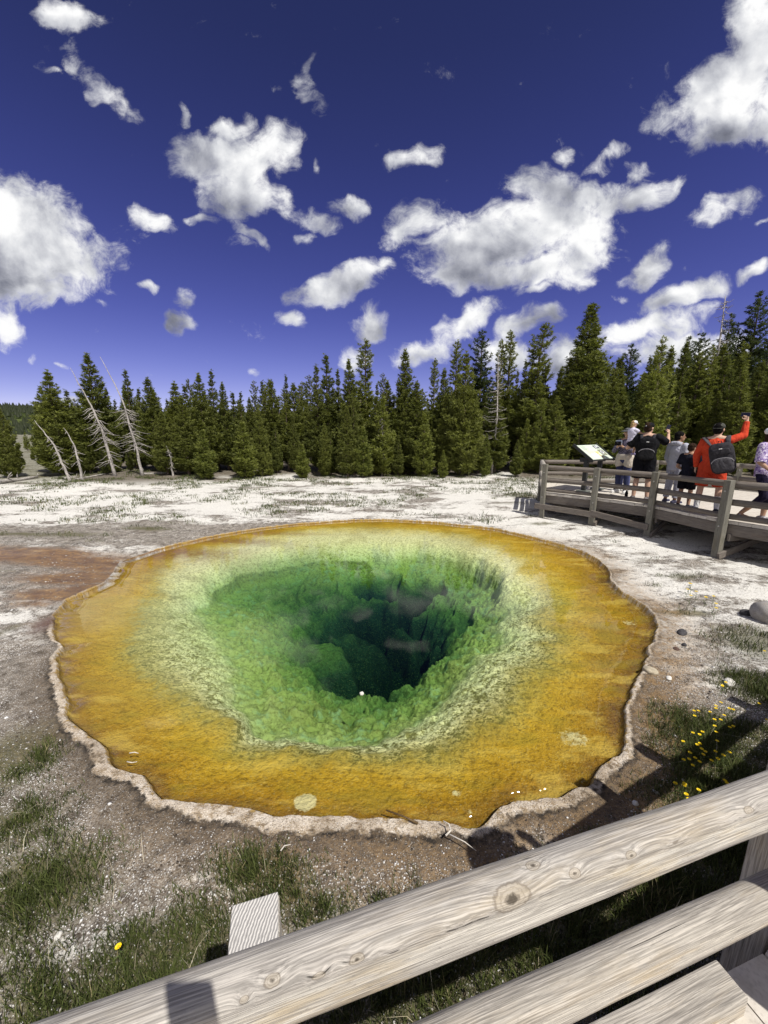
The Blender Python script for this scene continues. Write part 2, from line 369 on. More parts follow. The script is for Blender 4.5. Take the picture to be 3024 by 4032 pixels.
rH = np.minimum(contour(HOL, -.78, True, smooth=12)+(fbm(sc1*.07, sc2*.07, 3, 51)-.5)*.5, rR-.62)
rH = np.minimum(rH, .60*rR)
print('outline r', rO.min(), rO.max(), 'P', rP.min(), 'R', rR.min(), 'H', rH.min())
def r_at(arr, th):
    x = (np.asarray(th)+math.pi)/(2*math.pi)*NTH
    i = np.floor(x).astype(int); f = x-i
    return arr[i % NTH]*(1-f)+arr[(i+1) % NTH]*f
def sdist(x, y):
    dx, dy = np.asarray(x, float)-C0[0], np.asarray(y, float)-C0[1]
    return np.hypot(dx, dy)-r_at(rO, np.arctan2(dy, dx))
# crust width round the rim: broad on the near left, thin on the far shore
def crust_w(th):
    th = np.asarray(th)
    near = np.clip(-np.sin(th+.35), 0, 1)
    return .014+.030*np.clip(np.cos(th+.35), 0, 1)**1.5*fbm(np.cos(th)*11+5, np.sin(th)*11, 2, 78)*1.6+.10*near**2.0*np.clip(.1+1.6*fbm(np.cos(th)*7, np.sin(th)*7, 3, 77), .15, 1.5)
def ground_z(x, y):
    x = np.asarray(x, float); y = np.asarray(y, float)
    sd = sdist(x, y); th = np.arctan2(y-C0[1], x-C0[0]); w = crust_w(th)
    d = np.hypot(x, y)
    z = -.02+.030*sstep(0, .02, sd)+.006*sstep(.02, w*.6, sd)*(.2+1.6*fbm(x*9, y*9, 2, 14))-.004*sstep(w*.8, w+.05, sd)
    z = z+.05*sstep(.1, 2.0, sd)+(fbm(x*.6, y*.6, 3, 3)-.5)*.10*sstep(.1, 1.5, sd)
    z = z+(fbm(x*7, y*7, 3, 13)-.5)*.03*sstep(.0, .25, sd)+.10*sstep(9, 16, d)+np.clip(d-16, 0, 60)*.012
    z = z+(fbm(x*.18+9, y*.18, 3, 23)-.5)*.5*sstep(12, 22, d)*(1-sstep(60, 120, d))
    out = (sstep(.9, .3, np.hypot((x+4.6)/2.6, (y-6.6)/1.3)))*.05      # shallow outflow on the far left bank
    return z-out
def blob(x, y, px, py, sx, sy, rot=0):
    c = at(px, py)[:2]; dx, dy = x-c[0], y-c[1]
    cr, sr = math.cos(R(rot)), math.sin(R(rot)); a, b = dx*cr+dy*sr, -dx*sr+dy*cr
    return np.exp(-((a/sx)**2+(b/sy)**2))
GRASS = [ # px, py, sx, sy, weight : where grass grows on the sinter
 (20,2980,.4,.55,.9),(0,3250,.35,.3,.8),(150,3480,.4,.28,.95),(60,3620,.25,.2,.8),(330,3420,.3,.16,.5),(60,3850,.3,.2,.6),(380,3950,.4,.16,1.0),(560,3760,.35,.2,.9),(760,3680,.3,.2,.9),(880,3830,.3,.2,.9),
 (1000,3400,.24,.13,1.0),(1080,3500,.25,.2,.95),(1250,3570,.25,.14,.8),(1430,3560,.2,.1,.4),(180,3900,.2,.14,.9),(640,3900,.3,.14,1.0),
 (2700,2405,.42,.13,1.0),(2620,2400,.3,.1,.8),(2690,2270,.45,.2,.75),(2590,2300,.2,.15,.5),(2990,2530,.5,.5,1.0),(2990,2700,.35,.45,.8),(2930,2880,.3,.3,.9),(2740,2860,.42,.35,.9),(2850,2960,.5,.35,1.0),(2700,3080,.2,.12,.9),(2900,3070,.7,.25,1.0),(2780,3160,.4,.12,1.0),
 (2100,3720,1.1,.3,1.0),(1600,3900,.6,.25,.9),(2500,3500,.8,.22,1.0),(2900,3330,.8,.2,1.0),(1700,3760,.5,.12,.6),
 (2135,2062,.5,.2,.8),(2020,1990,1.2,.5,.6),(2060,1965,.9,.4,.7),(1750,1960,2.2,.7,.35),(1300,1960,3.0,.8,.3),(1000,1930,3.2,1.2,.45),(780,1900,3.5,1.0,.5),(570,2085,.8,.22,.8),(250,2110,1.3,.25,.75),(80,2110,.9,.2,.8),(750,2060,1.4,.25,.45),(400,2130,1.6,.2,.4),(30,2470,.15,.3,.6),(20,2250,.4,.15,.5),(2400,2130,.6,.16,.3),(2520,2200,.7,.2,.4)]
def grass_mask(x, y):
    g = 0
    for (px, py, sx, sy, w) in GRASS: g = np.maximum(g, w*blob(x, y, px, py, sx, sy))
    return g

# ------------------------------------------------------------------ ground sheet: rings follow the pool outline out to the horizon
steps = [0, .006, .012, .018, .025, .033, .042]
while steps[-1] < 4200: steps.append(steps[-1]+max(.011, (steps[-1])*.043))
SD = np.array(steps); ns = len(SD)
rr = rO[None, :]+SD[:, None]; X = C0[0]+np.cos(TH)[None]*rr; Y = C0[1]+np.sin(TH)[None]*rr
Zg = ground_z(X, Y)
V = np.stack([X, Y, Zg], -1).reshape(-1, 3)
i = np.arange(ns-1)[:, None]*NTH; j = np.arange(NTH)[None]; j2 = (j+1) % NTH
Fq = np.stack([i+j, i+NTH+j, i+NTH+j2, i+j2], -1).reshape(-1, 4)
Fq = Fq[:, ::-1].copy() if False else Fq
gme = mesh_np('ground', V, Fq, True)
sdv = np.repeat(SD, NTH); thv = np.tile(TH, ns)
attr(gme, 'sd', np.minimum(sdv, 50)); attr(gme, 'cw', crust_w(thv))
gx, gy = V[:, 0], V[:, 1]; dist = np.hypot(gx, gy)
attr(gme, 'grass', grass_mask(gx, gy)+sstep(60, 160, dist)+.8*sstep(20, 26, dist)*sstep(.78, .86, -gx/np.maximum(gy, .1)))
white = .34+.5*sstep(8.5, 11, gy)+.55*sstep(1.8, 3.2, gx)*sstep(2.4, 3.8, gy)+.25*sstep(-3.5,-5,gx)*sstep(3.5,5,gy)
for (px, py, sx, sy, w) in [(200,1990,6,1.6,1.0),(600,1985,5,1.2,1.0),(1100,1900,5,3.0,.9),(1500,1950,5,2.5,.95),(1900,1960,3.5,2.0,.95),(1300,2030,3,.5,.9),(1800,2040,2.5,.5,.95),(2250,2130,1.2,.6,1.0),(2450,2230,1.0,.6,1.0),(2650,2350,.8,.6,.9),(2780,2560,.6,.55,.95),(2700,2700,.35,.4,.9),(2560,2950,.3,.3,.55),(100,2480,.35,.45,1.0),(40,2420,.5,.3,.9),(650,3400,.5,.22,.55),(400,3700,.4,.15,.6),(250,3780,.3,.15,.5),(20,3600,.2,.1,.6),(1350,3560,.3,.1,.7),(1400,3480,.3,.12,.4)]:
    white = np.maximum(white, w*blob(gx, gy, px, py, sx, sy))
drk = np.zeros_like(gx)
for (px, py, sx, sy, w) in [(150,2105,2.6,.6,.75),(450,2100,2.0,.5,.75),(700,2075,2.0,.3,.7),(900,2065,1.5,.15,.35),(50,2230,.8,.5,.4),(150,2900,.5,.5,.5),(200,3150,.5,.5,.45),(500,3300,.6,.3,.4),(2450,2600,.2,.6,.3)]:
    drk = np.maximum(drk, w*blob(gx, gy, px, py, sx, sy))
attr(gme, 'white', np.clip(white-drk, 0, 1))
red = np.zeros_like(gx)
for (px, py, sx, sy, w) in [(100,2185,2.2,.45,1.2),(330,2200,1.2,.4,1.1),(330,2260,1.0,.42,1.15),(240,2330,.75,.3,1.1),(150,2365,.4,.2,.8),(440,2215,.9,.35,1.1),(330,2310,.6,.4,1.0),(200,2430,.25,.3,.6)]:
    red = np.maximum(red, w*blob(gx, gy, px, py, sx, sy))
attr(gme, 'red', red)
org = sstep(.75, .08, sdv)*(.08+.92*np.clip(np.cos(thv+.55), 0, 1)+.5*np.clip(np.cos(thv+1.35), 0, 1)**6)
attr(gme, 'orange', np.clip(org, 0, 1))
attr(gme, 'wet', blob(gx, gy, 190, 2440, .16, .3)*sstep(.45, .1, sdv))
attr(gme, 'forest', (1-sstep(.78, .86, -gx/np.maximum(gy, .1)))*sstep(17.3, 20.5, dist)*sstep(-40, 0, gy)*sstep(.3, .55, fbm(gx*.35, gy*.35, 2, 91)+sstep(18, 24, dist)*.5))
m, nt, b = new_mat('sinter_ground')
co = nt.n('ShaderNodeTexCoord').outputs['Object']
sd = nt.attr('sd'); cw = nt.attr('cw')
n1 = nt.noise(co, 1.7, 5, .6); n2 = nt.noise(co, 9, 5, .65); n3 = nt.noise(co, 48, 4, .7); n4 = nt.noise(co, 115, 3, .7); n25 = nt.noise(co, 17, 4, .6)
st = nt.noise(nt.vec('MULTIPLY', co, (2.2, 7, 1)), 1.0, 5, .65)
soil = nt.mix(nt.rng(n2, .35, .65), (.15, .132, .11), (.47, .435, .385))
soil = nt.mix(nt.rng(n4, .42, .58), nt.mix(1.0, soil, (.38, .34, .30), 'MULTIPLY'), soil)
whitec = nt.mix(nt.rng(n3, .3, .6), (.45, .43, .385), (.83, .815, .77))
wm = nt.math('ADD', nt.attr('white'), nt.math('ADD', nt.math('MULTIPLY', nt.math('SUBTRACT', n2, .5), 1.1), nt.math('MULTIPLY', nt.math('SUBTRACT', n1, .5), 1.15)))
wm = nt.math('ADD', wm, nt.math('MULTIPLY', nt.math('SUBTRACT', n3, .5), 1.1))
nS = nt.noise(nt.vec('MULTIPLY', co, (.5, 1.1, 1)), 1.0, 6, .7)
wm = nt.math('SUBTRACT', wm, nt.math('MULTIPLY', nt.rng(nS, .45, .63), .80))
c = nt.mix(nt.rng(wm, .34, .70), soil, whitec)
chip = nt.voro(co, 78); chipc = nt.voro(co, 78, out=1)
csep = nt.n('ShaderNodeSeparateColor'); nt.l(chipc, csep.inputs[0])
cm = nt.math('MULTIPLY', nt.rng(chip, .42, .3), nt.math('GREATER_THAN', nt.math('ADD', csep.outputs[0], nt.math('MULTIPLY', nt.attr('white'), .25)), .52))
c = nt.mix(nt.math('MULTIPLY', cm, nt.rng(nt.math('ADD', n1, nt.math('MULTIPLY', n2, .4)), .5, .72)), c, (.80, .78, .75))
# green and straw tint of low growth between the chips
gm = nt.math('MULTIPLY', nt.rng(nt.math('ADD', nt.attr('grass'), nt.math('MULTIPLY', nt.math('SUBTRACT', n2, .5), .9)), .35, .8), .8)
c = nt.mix(gm, c, nt.mix(nt.rng(n3, .35, .65), (.045, .05, .018), (.15, .135, .06)))
c = nt.mix(nt.math('MULTIPLY', nt.attr('forest'), .9), c, nt.mix(nt.rng(n2, .4, .6), (.06, .045, .03), (.16, .13, .09)))
# algae-stained soil near the water and the red outflow
om = nt.math('MULTIPLY', nt.attr('orange'), nt.rng(nt.math('ADD', n2, nt.math('MULTIPLY', n3, .4)), .48, .82))
c = nt.mix(nt.math('MULTIPLY', om, .85), c, nt.mix(nt.rng(n3, .35, .6), (.17, .095, .035), (.36, .22, .085)))
rm = nt.math('ADD', nt.attr('red'), nt.math('ADD', nt.math('MULTIPLY', nt.math('SUBTRACT', n2, .5), 1.0), nt.math('MULTIPLY', nt.math('SUBTRACT', nS, .5), 1.2)))
st = nt.noise(nt.vec('MULTIPLY', co, (2.6, 4.5, 1)), 1.0, 6, .7)
rc = nt.mix(nt.rng(st, .35, .65), (.125, .070, .045), (.33, .20, .09))
rc = nt.mix(nt.rng(n25, .5, .38), rc, (.16, .10, .07))
c = nt.mix(nt.math('MULTIPLY', nt.rng(rm, .22, .85), .92), c, rc)
c = nt.mix(nt.math('MULTIPLY', nt.rng(rm, .3, .6), nt.rng(st, .62, .7)), c, (.50, .38, .24))
# rim: dark wet seam outside, pale scalloped crust, ochre lip at the water
sdn = nt.math('ADD', sd, nt.math('ADD', nt.math('MULTIPLY', nt.math('SUBTRACT', n3, .5), .05), nt.math('MULTIPLY', nt.math('SUBTRACT', n25, .5), .12)))
k = nt.math('SUBTRACT', sdn, cw)
cwf = nt.rng(cw, .02, .07)
c = nt.mix(nt.math('MULTIPLY', nt.math('MULTIPLY', nt.rng(k, .30, .0), nt.rng(n2, .25, .6, .45, .85)), nt.rng(cwf, 0, 1, .12, 1)), c, nt.mix(nt.rng(n3, .35, .6), (.05, .037, .026), (.15, .11, .07)))
c = nt.mix(nt.math('MULTIPLY', nt.math('MULTIPLY', nt.rng(k, .05, .02), nt.rng(n2, .42, .58, .25, 1)), cwf), c, (.032, .027, .022))
crust = nt.mix(nt.rng(n2, .35, .6), (.44, .35, .25), (.68, .60, .50))
crust = nt.mix(nt.rng(n25, .5, .4), crust, (.34, .26, .17))
crust = nt.mix(nt.rng(n4, .44, .36), crust, (.20, .16, .11))
crust = nt.mix(nt.rng(n4, .58, .68), crust, (.85, .83, .8))
crust = nt.mix(nt.math('MULTIPLY', nt.rng(n1, .48, .38), .5), crust, (.24, .18, .12))
c = nt.mix(nt.math('MULTIPLY', nt.rng(k, .010, -.010), nt.rng(nt.math('ADD', n25, nt.math('MULTIPLY', n1, .5)), .50, .66, .15, 1)), c, crust)
c = nt.mix(nt.rng(sdn, .022, .006), c, nt.mix(n3, (.30, .18, .04), (.56, .40, .17)))
c = nt.mix(nt.math('MULTIPLY', nt.attr('wet'), .9, clamp=True), c, (.16, .10, .075))
setp(b, nt, Base_Color=c, Roughness=nt.math('SUBTRACT', .9, nt.math('MULTIPLY', nt.math('MAXIMUM', nt.attr('wet'), nt.math('MULTIPLY', nt.attr('red'), .6)), .75)))
b.inputs['Specular IOR Level'].default_value = .25
hh = nt.math('ADD', nt.math('MULTIPLY', n3, .6), nt.math('ADD', nt.math('MULTIPLY', n4, .35), nt.math('MULTIPLY', cm, .3)))
nt.l(nt.bump(hh, .9, .02), b.inputs['Normal'])
ground = tag(obj('ground', gme, m), kind='structure')

# ------------------------------------------------------------------ pool basin
def radii_stack(nq):
    q = np.linspace(0, 4, nq)
    rad = np.zeros((nq, NTH)); edges = [np.zeros(NTH), rH, rR, rP, rO+.0]
    for a in range(4):
        mk = (q >= a) & (q <= a+1); f = (q[mk]-a)[:, None]
        rad[mk] = edges[a][None]*(1-f)+edges[a+1][None]*f
    return q, rad
q, rad = radii_stack(260)
lm = np.clip(sstep(-.1, .45, np.sin(TH))*(sstep(.38, .55, fbm(sc1*.06+3, sc2*.06, 2, 65))+.9*np.exp(-((TH-2.35)/.30)**2)), 0, 1)   # where the far lip is undercut
lm = lm*(.25+.75*sstep(1.3, 1.8, TH))
rad = rad+(lm*.13)[None]*np.exp(-((q-1.86)/.09)**2)[:, None]*np.where(q < 1.97, 1, 0)[:, None]
X = C0[0]+np.cos(TH)[None]*rad; Y = C0[1]+np.sin(TH)[None]*rad; Q = np.repeat(q[:, None], NTH, 1)
back = sstep(-.15, .5, np.sin(TH))[None]*np.ones_like(Q)               # the far side breaks off in a sharp ledge
left = np.clip(-np.cos(TH), 0, 1)[None]*np.ones_like(Q)
dep = np.interp(Q, [0, .35, .7, 1.0, 1.35, 1.7, 1.95, 2.05, 2.4, 3.0, 3.6, 3.97, 4], [2.1, 1.85, 1.3, .84, .68, .55, .43, .38, .27, .14, .085, .05, .015])
dep = dep*(1-.62*back*sstep(1.9, 2.3, Q))
led = sstep(2.07, 1.97, Q)*back*(.05+.10*sstep(.35, .62, fbm(X*.9, Y*.9, 2, 61)))
dep = dep+(lm[None]*.16)*sstep(1.98, 1.90, Q)*sstep(.6, 1.3, Q)+.6*led*sstep(.6, 1.3, Q)
zone = sstep(3.1, 2.2, Q)
def worley(x, y, s):
    ix, iy = np.floor(x), np.floor(y); best = np.full(x.shape, 9.)
    for a in (-1, 0, 1):
        for b_ in (-1, 0, 1):
            cx, cy = ix+a, iy+b_; best = np.minimum(best, (cx+_h(cx, cy, s)-x)**2+(cy+_h(cx, cy, s+1)-y)**2)
    return np.sqrt(best)
wx, wy = X+(fbm(X*2, Y*2, 2, 81)-.5)*.5, Y+(fbm(X*2, Y*2, 2, 82)-.5)*.5
knob = (1-np.clip(worley(wx*4.2, wy*4.2, 83), 0, 1))**1.0; knob2 = 1-np.clip(worley(wx*10, wy*10, 85), 0, 1)
lump = 1-np.abs(fbm(X*3.2, Y*3.2, 4, 71, .55)-.5)*2.6
lum2 = 1-np.abs(fbm(X*8, Y*8, 4, 72, .55)-.5)*2.4
wall = sstep(2.1, 1.5, Q)*sstep(0, .3, Q)
dep = dep-(lump-.5)*(.03*zone+.06*wall)-(lum2-.5)*(.02*zone+.025*wall)-(fbm(X*20, Y*20, 3, 73)-.5)*(.012+.02*zone)*sstep(4, 3.8, Q)
dep = dep-(knob-.4)*.07*wall*sstep(.1, .5, fbm(X*.8, Y*.8, 2, 87)+.1)-(knob2-.4)*(.02*wall+.02*zone)
dep = dep-(fbm(X*1.1, Y*1.1, 3, 74)-.5)*(.22*wall)
ang = np.arctan2(Y-C0[1], X-C0[0])
dep = dep+(fbm(ang*7+(fbm(X*1.5, Y*1.5, 2, 76)-.5)*2.5, Q*1.2, 3, 75)-.5)*.10*wall*left*sstep(.6, 1.0, Q)                  # flutes running down the left slope
def blend(px, py, d0, rx, ry, rot, k, pit=False):
    """smooth union of a boulder (or a pocket) standing at its own place and depth"""
    global dep
    c = at(px, py, -d0); dx, dy = X+(fbm(X*1.7, Y*1.7, 3, 66)-.5)*.7-c[0], Y+(fbm(X*1.7, Y*1.7, 3, 67)-.5)*.7-c[1]; cr_, sr_ = math.cos(R(rot)), math.sin(R(rot)); a_, b_ = (dx*cr_+dy*sr_)/rx, (-dx*sr_+dy*cr_)/ry
    rho2 = a_*a_+b_*b_; tgt = d0+(-1 if pit else 1)*k*rho2
    h_ = np.clip(.5+.5*(tgt-dep)/.12*(1 if not pit else -1), 0, 1)
    new = tgt*(1-h_)+dep*h_
    dep = np.where(rho2 < 2.5, new, dep)
for bd in [(1520,2690,2.3,.62,.62,0,1.1,True),(1610,2590,2.1,.45,.40,20,1.1,True),(1480,2420,1.35,.55,.26,10,.5,True),(1790,2520,1.05,.30,.40,20,.35,True),(1350,2290,.72,.5,.10,10,.25,True),
           (1400,2560,1.12,.50,.40,25,.35),(1330,2500,.98,.40,.40,0,.3),(1250,2570,.86,.34,.5,0,.35),(1560,2480,1.1,.40,.28,-15,.6),(1676,2640,.66,.50,.30,35,.75),(1606,2712,.78,.38,.26,35,.75),(1500,2770,.85,.30,.2,0,.7),(1880,2480,.62,.25,.3,20,.7),(1740,2500,.95,.22,.24,0,.8),(1660,2420,.9,.30,.2,0,.6),(1180,2690,.62,.3,.22,0,.5)]: blend(*bd[:7], pit=len(bd) > 7)
dep = dep-(knob-.4)*.035*wall-(knob2-.4)*.028*wall-(lum2-.5)*.03*wall
dep = np.maximum(dep, .008); dep[-1] = .012
V = np.stack([X, Y, -dep], -1).reshape(-1, 3); nq = len(q)
i = np.arange(nq-1)[:, None]*NTH
Fq = np.stack([i+j, i+NTH+j, i+NTH+j2, i+j2], -1).reshape(-1, 4)[NTH:]
c0i = np.arange(NTH); tri = np.stack([np.zeros(NTH, int)+0, NTH+c0i, NTH+(c0i+1) % NTH], -1)
bme = mesh_np('pool_basin', V, [Fq, tri], True)
attr(bme, 'q', Q.reshape(-1))
bx, by = V[:, 0], V[:, 1]; thq = np.tile(TH, nq); qv = Q.reshape(-1)
brn = np.zeros_like(bx)
for (px, py, sx, sy, w) in [(620,2160,1.8,.45,1.0),(850,2115,1.5,.25,.9),(1100,2085,1.2,.14,.6),(480,2200,.8,.35,.5)]:
    brn = np.maximum(brn, w*blob(bx, by, px, py, sx, sy))
attr(bme, 'brown', brn)
pat = np.zeros_like(bx)
for (px, py, sx, w) in [(1200,3100,.075,1.3),(2270,2855,.2,.55),(1800,3060,.05,.6),(1850,3140,.05,.5),(2480,2420,.16,.5),(2010,2460,.3,.35)]:
    pat = np.maximum(pat, w*blob(bx, by, px, py, sx, sx*.95))
attr(bme, 'patch', pat); attr(bme, 'nearside', sstep(.35, -.25, np.sin(thq))*(1-.0*thq)); attr(bme, 'dep', -V[:, 2])
ora = np.zeros_like(bx)
for (px, py, sx, sy, w) in [(400,2400,1.3,.9,1.0),(500,2650,.9,.8,.5)]:
    ora = np.maximum(ora, w*blob(bx, by, px, py, sx, sy))
attr(bme, 'pale', ora)
m, nt, b = new_mat('bacterial_mat')
co = nt.n('ShaderNodeTexCoord').outputs['Object']
n1 = nt.noise(co, 1.6, 5, .6); n2 = nt.noise(co, 7, 5, .65); n3 = nt.noise(co, 26, 5, .7); n4 = nt.noise(co, 70, 3, .7)
qn = nt.math('ADD', nt.attr('q'), nt.math('ADD', nt.math('MULTIPLY', nt.math('SUBTRACT', n1, .5), .35), nt.math('ADD', nt.math('MULTIPLY', nt.math('SUBTRACT', n2, .5), .45), nt.math('MULTIPLY', nt.math('SUBTRACT', n3, .5), .3))))
# inside the funnel colour follows depth: greener growth, the deep hole's darkness painted in
dq = nt.n('ShaderNodeValToRGB'); cr = dq.color_ramp
for _ in range(4): cr.elements.new(.5)
for e, (p_, v_) in zip(cr.elements, [(.0, 2.3), (.17, 1.95), (.29, 1.45), (.39, .85), (.52, .3), (.75, 0.0)]): e.position = p_; e.color = (v_/4, v_/4, v_/4, 1)
nt.l(nt.math('DIVIDE', nt.math('ADD', nt.attr('dep'), nt.math('MULTIPLY', nt.math('SUBTRACT', n2, .5), .22)), 2.2), dq.inputs[0])
qin = nt.math('MULTIPLY', dq.outputs[0], 4.0)
wq_ = nt.rng(nt.attr('q'), 1.75, 2.05)
qn = nt.math('ADD', nt.math('MULTIPLY', qn, wq_), nt.math('MULTIPLY', qin, nt.math('SUBTRACT', 1.0, wq_)))
qq = nt.math('DIVIDE', qn, 4.0)
c = nt.ramp(qq, [(p_/4, c_) for p_, c_ in [(0, (.008, .018, .020)), (.5, (.028, .062, .04)), (1.0, (.14, .21, .06)), (1.45, (.30, .36, .11)), (1.75, (.40, .44, .14)), (1.93, (.48, .52, .20)), (2.08, (.76, .74, .40)), (2.6, (.84, .78, .44)), (2.9, (.76, .64, .26)), (3.1, (.60, .44, .09)), (3.4, (.57, .35, .028)), (3.8, (.40, .22, .014)), (4, (.2, .1, .012))]])
# olive gaps between pale flakes on the sloping collar
fl = nt.math('MULTIPLY', nt.rng(qn, 1.9, 2.3), nt.rng(qn, 3.25, 2.95))
vcell = nt.voro(nt.vec('ADD', co, nt.vec('SCALE', nt.vec('SUBTRACT', nt.noise(co, 9, 3, out=1), (.5, .5, .5)), scale=.25)), 9.0, 'DISTANCE_TO_EDGE')
gap = nt.math('MAXIMUM', nt.rng(vcell, .06, .02), nt.rng(nt.math('ADD', n2, nt.math('MULTIPLY', nt.math('SUBTRACT', n3, .5), .8)), .50, .38))
c = nt.mix(nt.math('MULTIPLY', nt.math('MULTIPLY', fl, gap), nt.rng(nt.attr('nearside'), 0, 1, .12, .85)), c, (.20, .18, .03))
c = nt.mix(nt.math('MULTIPLY', nt.rng(n3, .52, .36), .72), c, nt.mix(1.0, c, (.36, .33, .25), 'MULTIPLY'))
c = nt.mix(nt.math('MULTIPLY', nt.rng(n4, .56, .70), .55), c, nt.mix(.5, c, (.75, .70, .35)))
lo_ = nt.noise(nt.vec('MULTIPLY', co, (1, 1, .3)), .9, 4, .6); lo2 = nt.noise(nt.vec('MULTIPLY', nt.vec('ADD', co, (7, 3, 0)), (1.2, 2.6, 1)), 1.3, 5, .62)
c = nt.mix(nt.math('MULTIPLY', nt.rng(lo_, .50, .38), .45), c, nt.mix(1.0, c, (.62, .58, .5), 'MULTIPLY'))
c = nt.mix(nt.math('MULTIPLY', nt.rng(lo2, .52, .62), nt.math('MULTIPLY', nt.rng(qn, 2.95, 3.25), .5)), c, (.33, .24, .025))
c = nt.mix(nt.math('MULTIPLY', nt.rng(lo2, .46, .36), nt.math('MULTIPLY', nt.rng(qn, 3.0, 3.3), .5)), c, (.70, .50, .10))
tq = nt.math('MULTIPLY', nt.rng(n2, .52, .66), nt.math('MULTIPLY', nt.rng(qn, 1.0, 1.4), nt.rng(qn, 2.2, 1.8)))
c = nt.mix(nt.math('MULTIPLY', tq, .55), c, (.36, .52, .33))
gr = nt.math('MULTIPLY', nt.rng(qn, 3.35, 2.95), nt.rng(qn, 2.75, 3.0))
c = nt.mix(nt.math('MULTIPLY', gr, nt.math('MULTIPLY', nt.rng(n2, .45, .6, .15, .6), nt.attr('nearside'))), c, (.17, .15, .02))
c = nt.mix(nt.math('MULTIPLY', nt.attr('pale'), .55), c, nt.mix(nt.rng(qn, 3.0, 3.2), (.55, .52, .25), (.52, .35, .085)))
c = nt.mix(nt.math('MULTIPLY', nt.attr('brown'), nt.rng(n2, .3, .6, .5, .95)), c, nt.mix(n2, (.15, .065, .03), (.30, .15, .05)))
pm = nt.rng(nt.math('ADD', nt.attr('patch'), nt.math('MULTIPLY', nt.math('SUBTRACT', n3, .5), .7)), .42, .55)
c = nt.mix(nt.math('MULTIPLY', pm, .85), c, nt.mix(n3, (.55, .47, .20), (.80, .74, .42)))
setp(b, nt, Base_Color=c, Roughness=.9)
b.inputs['Specular IOR Level'].default_value = .1
cau = nt.voro(nt.vec('ADD', nt.vec('MULTIPLY', co, (1, 1, .2)), nt.vec('SCALE', nt.noise(co, 4, 2, out=1), scale=.3)), 11, 'SMOOTH_F1')
hh = nt.math('ADD', nt.math('MULTIPLY', n2, .8), nt.math('ADD', nt.math('MULTIPLY', n3, .55), nt.math('MULTIPLY', n4, .2)))
nt.l(nt.bump(hh, 1.0, .05), b.inputs['Normal'])
tag(obj('pool_basin', bme, m), kind='structure')

# ------------------------------------------------------------------ water: a closed body, clear surface, red light dies with depth
ew = .006
fr = np.concatenate([[0.0], np.linspace(.08, 1, 14)])
Xw = [np.array([[C0[0], C0[1], 0]])]
for f in fr[1:]:
    r_ = (rO+ew)*f; Xw.append(np.stack([C0[0]+np.cos(TH)*r_, C0[1]+np.sin(TH)*r_, 0*TH], -1))
r_ = rO+ew; Xw.append(np.stack([C0[0]+np.cos(TH)*r_, C0[1]+np.sin(TH)*r_, 0*TH-6], -1)); Xw.append(np.array([[C0[0], C0[1], -6]]))
V = np.concatenate(Xw); k = np.arange(NTH); k2 = (k+1) % NTH; nr = len(fr)
T1 = np.stack([0*k, 1+k, 1+k2], -1); Qd = []
for a in range(nr-1): Qd.append(np.stack([1+a*NTH+k, 1+(a+1)*NTH+k, 1+(a+1)*NTH+k2, 1+a*NTH+k2], -1))
last = len(V)-1; T2 = np.stack([0*k+last, 1+(nr-1)*NTH+k2, 1+(nr-1)*NTH+k], -1)
wme = mesh_np('water', V, [np.concatenate(Qd), np.concatenate([T1, T2])], False)
m = bpy.data.materials.new('clear_water'); m.use_nodes = True; nt = NT(m.node_tree); m.node_tree.nodes.clear()
outn = nt.n('ShaderNodeOutputMaterial')
co = nt.n('ShaderNodeTexCoord').outputs['Object']
tr = nt.n('ShaderNodeBsdfTransparent'); gl = nt.n('ShaderNodeBsdfGlossy'); gl.inputs['Roughness'].default_value = .03
rip = nt.math('ADD', nt.noise(nt.vec('MULTIPLY', co, (5, 11, 1)), 1.0, 1), nt.math('MULTIPLY', nt.noise(nt.vec('MULTIPLY', co, (2, 4, 1)), 1.0, 2), 1.5))
bp = nt.bump(rip, .02, .0012); nt.l(bp, gl.inputs['Normal'])
fz = nt.n('ShaderNodeFresnel'); fz.inputs['IOR'].default_value = 1.36
ms = nt.n('ShaderNodeMixShader'); nt.l(nt.math('MULTIPLY', fz.outputs[0], nt.math('SUBTRACT', 1.0, nt.n('ShaderNodeNewGeometry').outputs['Backfacing'])), ms.inputs[0]); nt.l(tr.outputs[0], ms.inputs[1]); nt.l(gl.outputs[0], ms.inputs[2])
nt.l(ms.outputs[0], outn.inputs['Surface'])
va = nt.n('ShaderNodeVolumeAbsorption'); va.inputs['Color'].default_value = (.58, .82, .63, 1); va.inputs['Density'].default_value = .98
nt.l(va.outputs[0], outn.inputs['Volume'])
tag(obj('water', wme, m), kind='structure')
# ------------------------------------------------------------------ pines
def foliage_mat(name, c1, c2, c3):
    m, nt, b = new_mat(name)
    co = nt.n('ShaderNodeTexCoord').outputs['Object']
    oi = nt.n('ShaderNodeObjectInfo').outputs['Random']
    v = nt.attr('tv'); n = nt.noise(co, 7, 2)
    c = nt.mix(nt.rng(nt.math('ADD', v, nt.math('MULTIPLY', nt.math('SUBTRACT', n, .5), .6)), .1, .9), c1, c2)
    c = nt.mix(nt.math('MULTIPLY', oi, .55), c, c3)
    setp(b, nt, Base_Color=c, Roughness=.62); b.inputs['Specular IOR Level'].default_value = .3
    tl = nt.n('ShaderNodeBsdfTranslucent'); nt.l(nt.mix(1.0, c, (1.25, 1.3, .7), 'MULTIPLY'), tl.inputs[0]); ms = nt.n('ShaderNodeMixShader'); ms.inputs[0].default_value = .3
    nt.l(b.outputs[0], ms.inputs[1]); nt.l(tl.outputs[0], ms.inputs[2]); nt.l(ms.outputs[0], m.node_tree.nodes['Material Output'].inputs['Surface'])
    return m
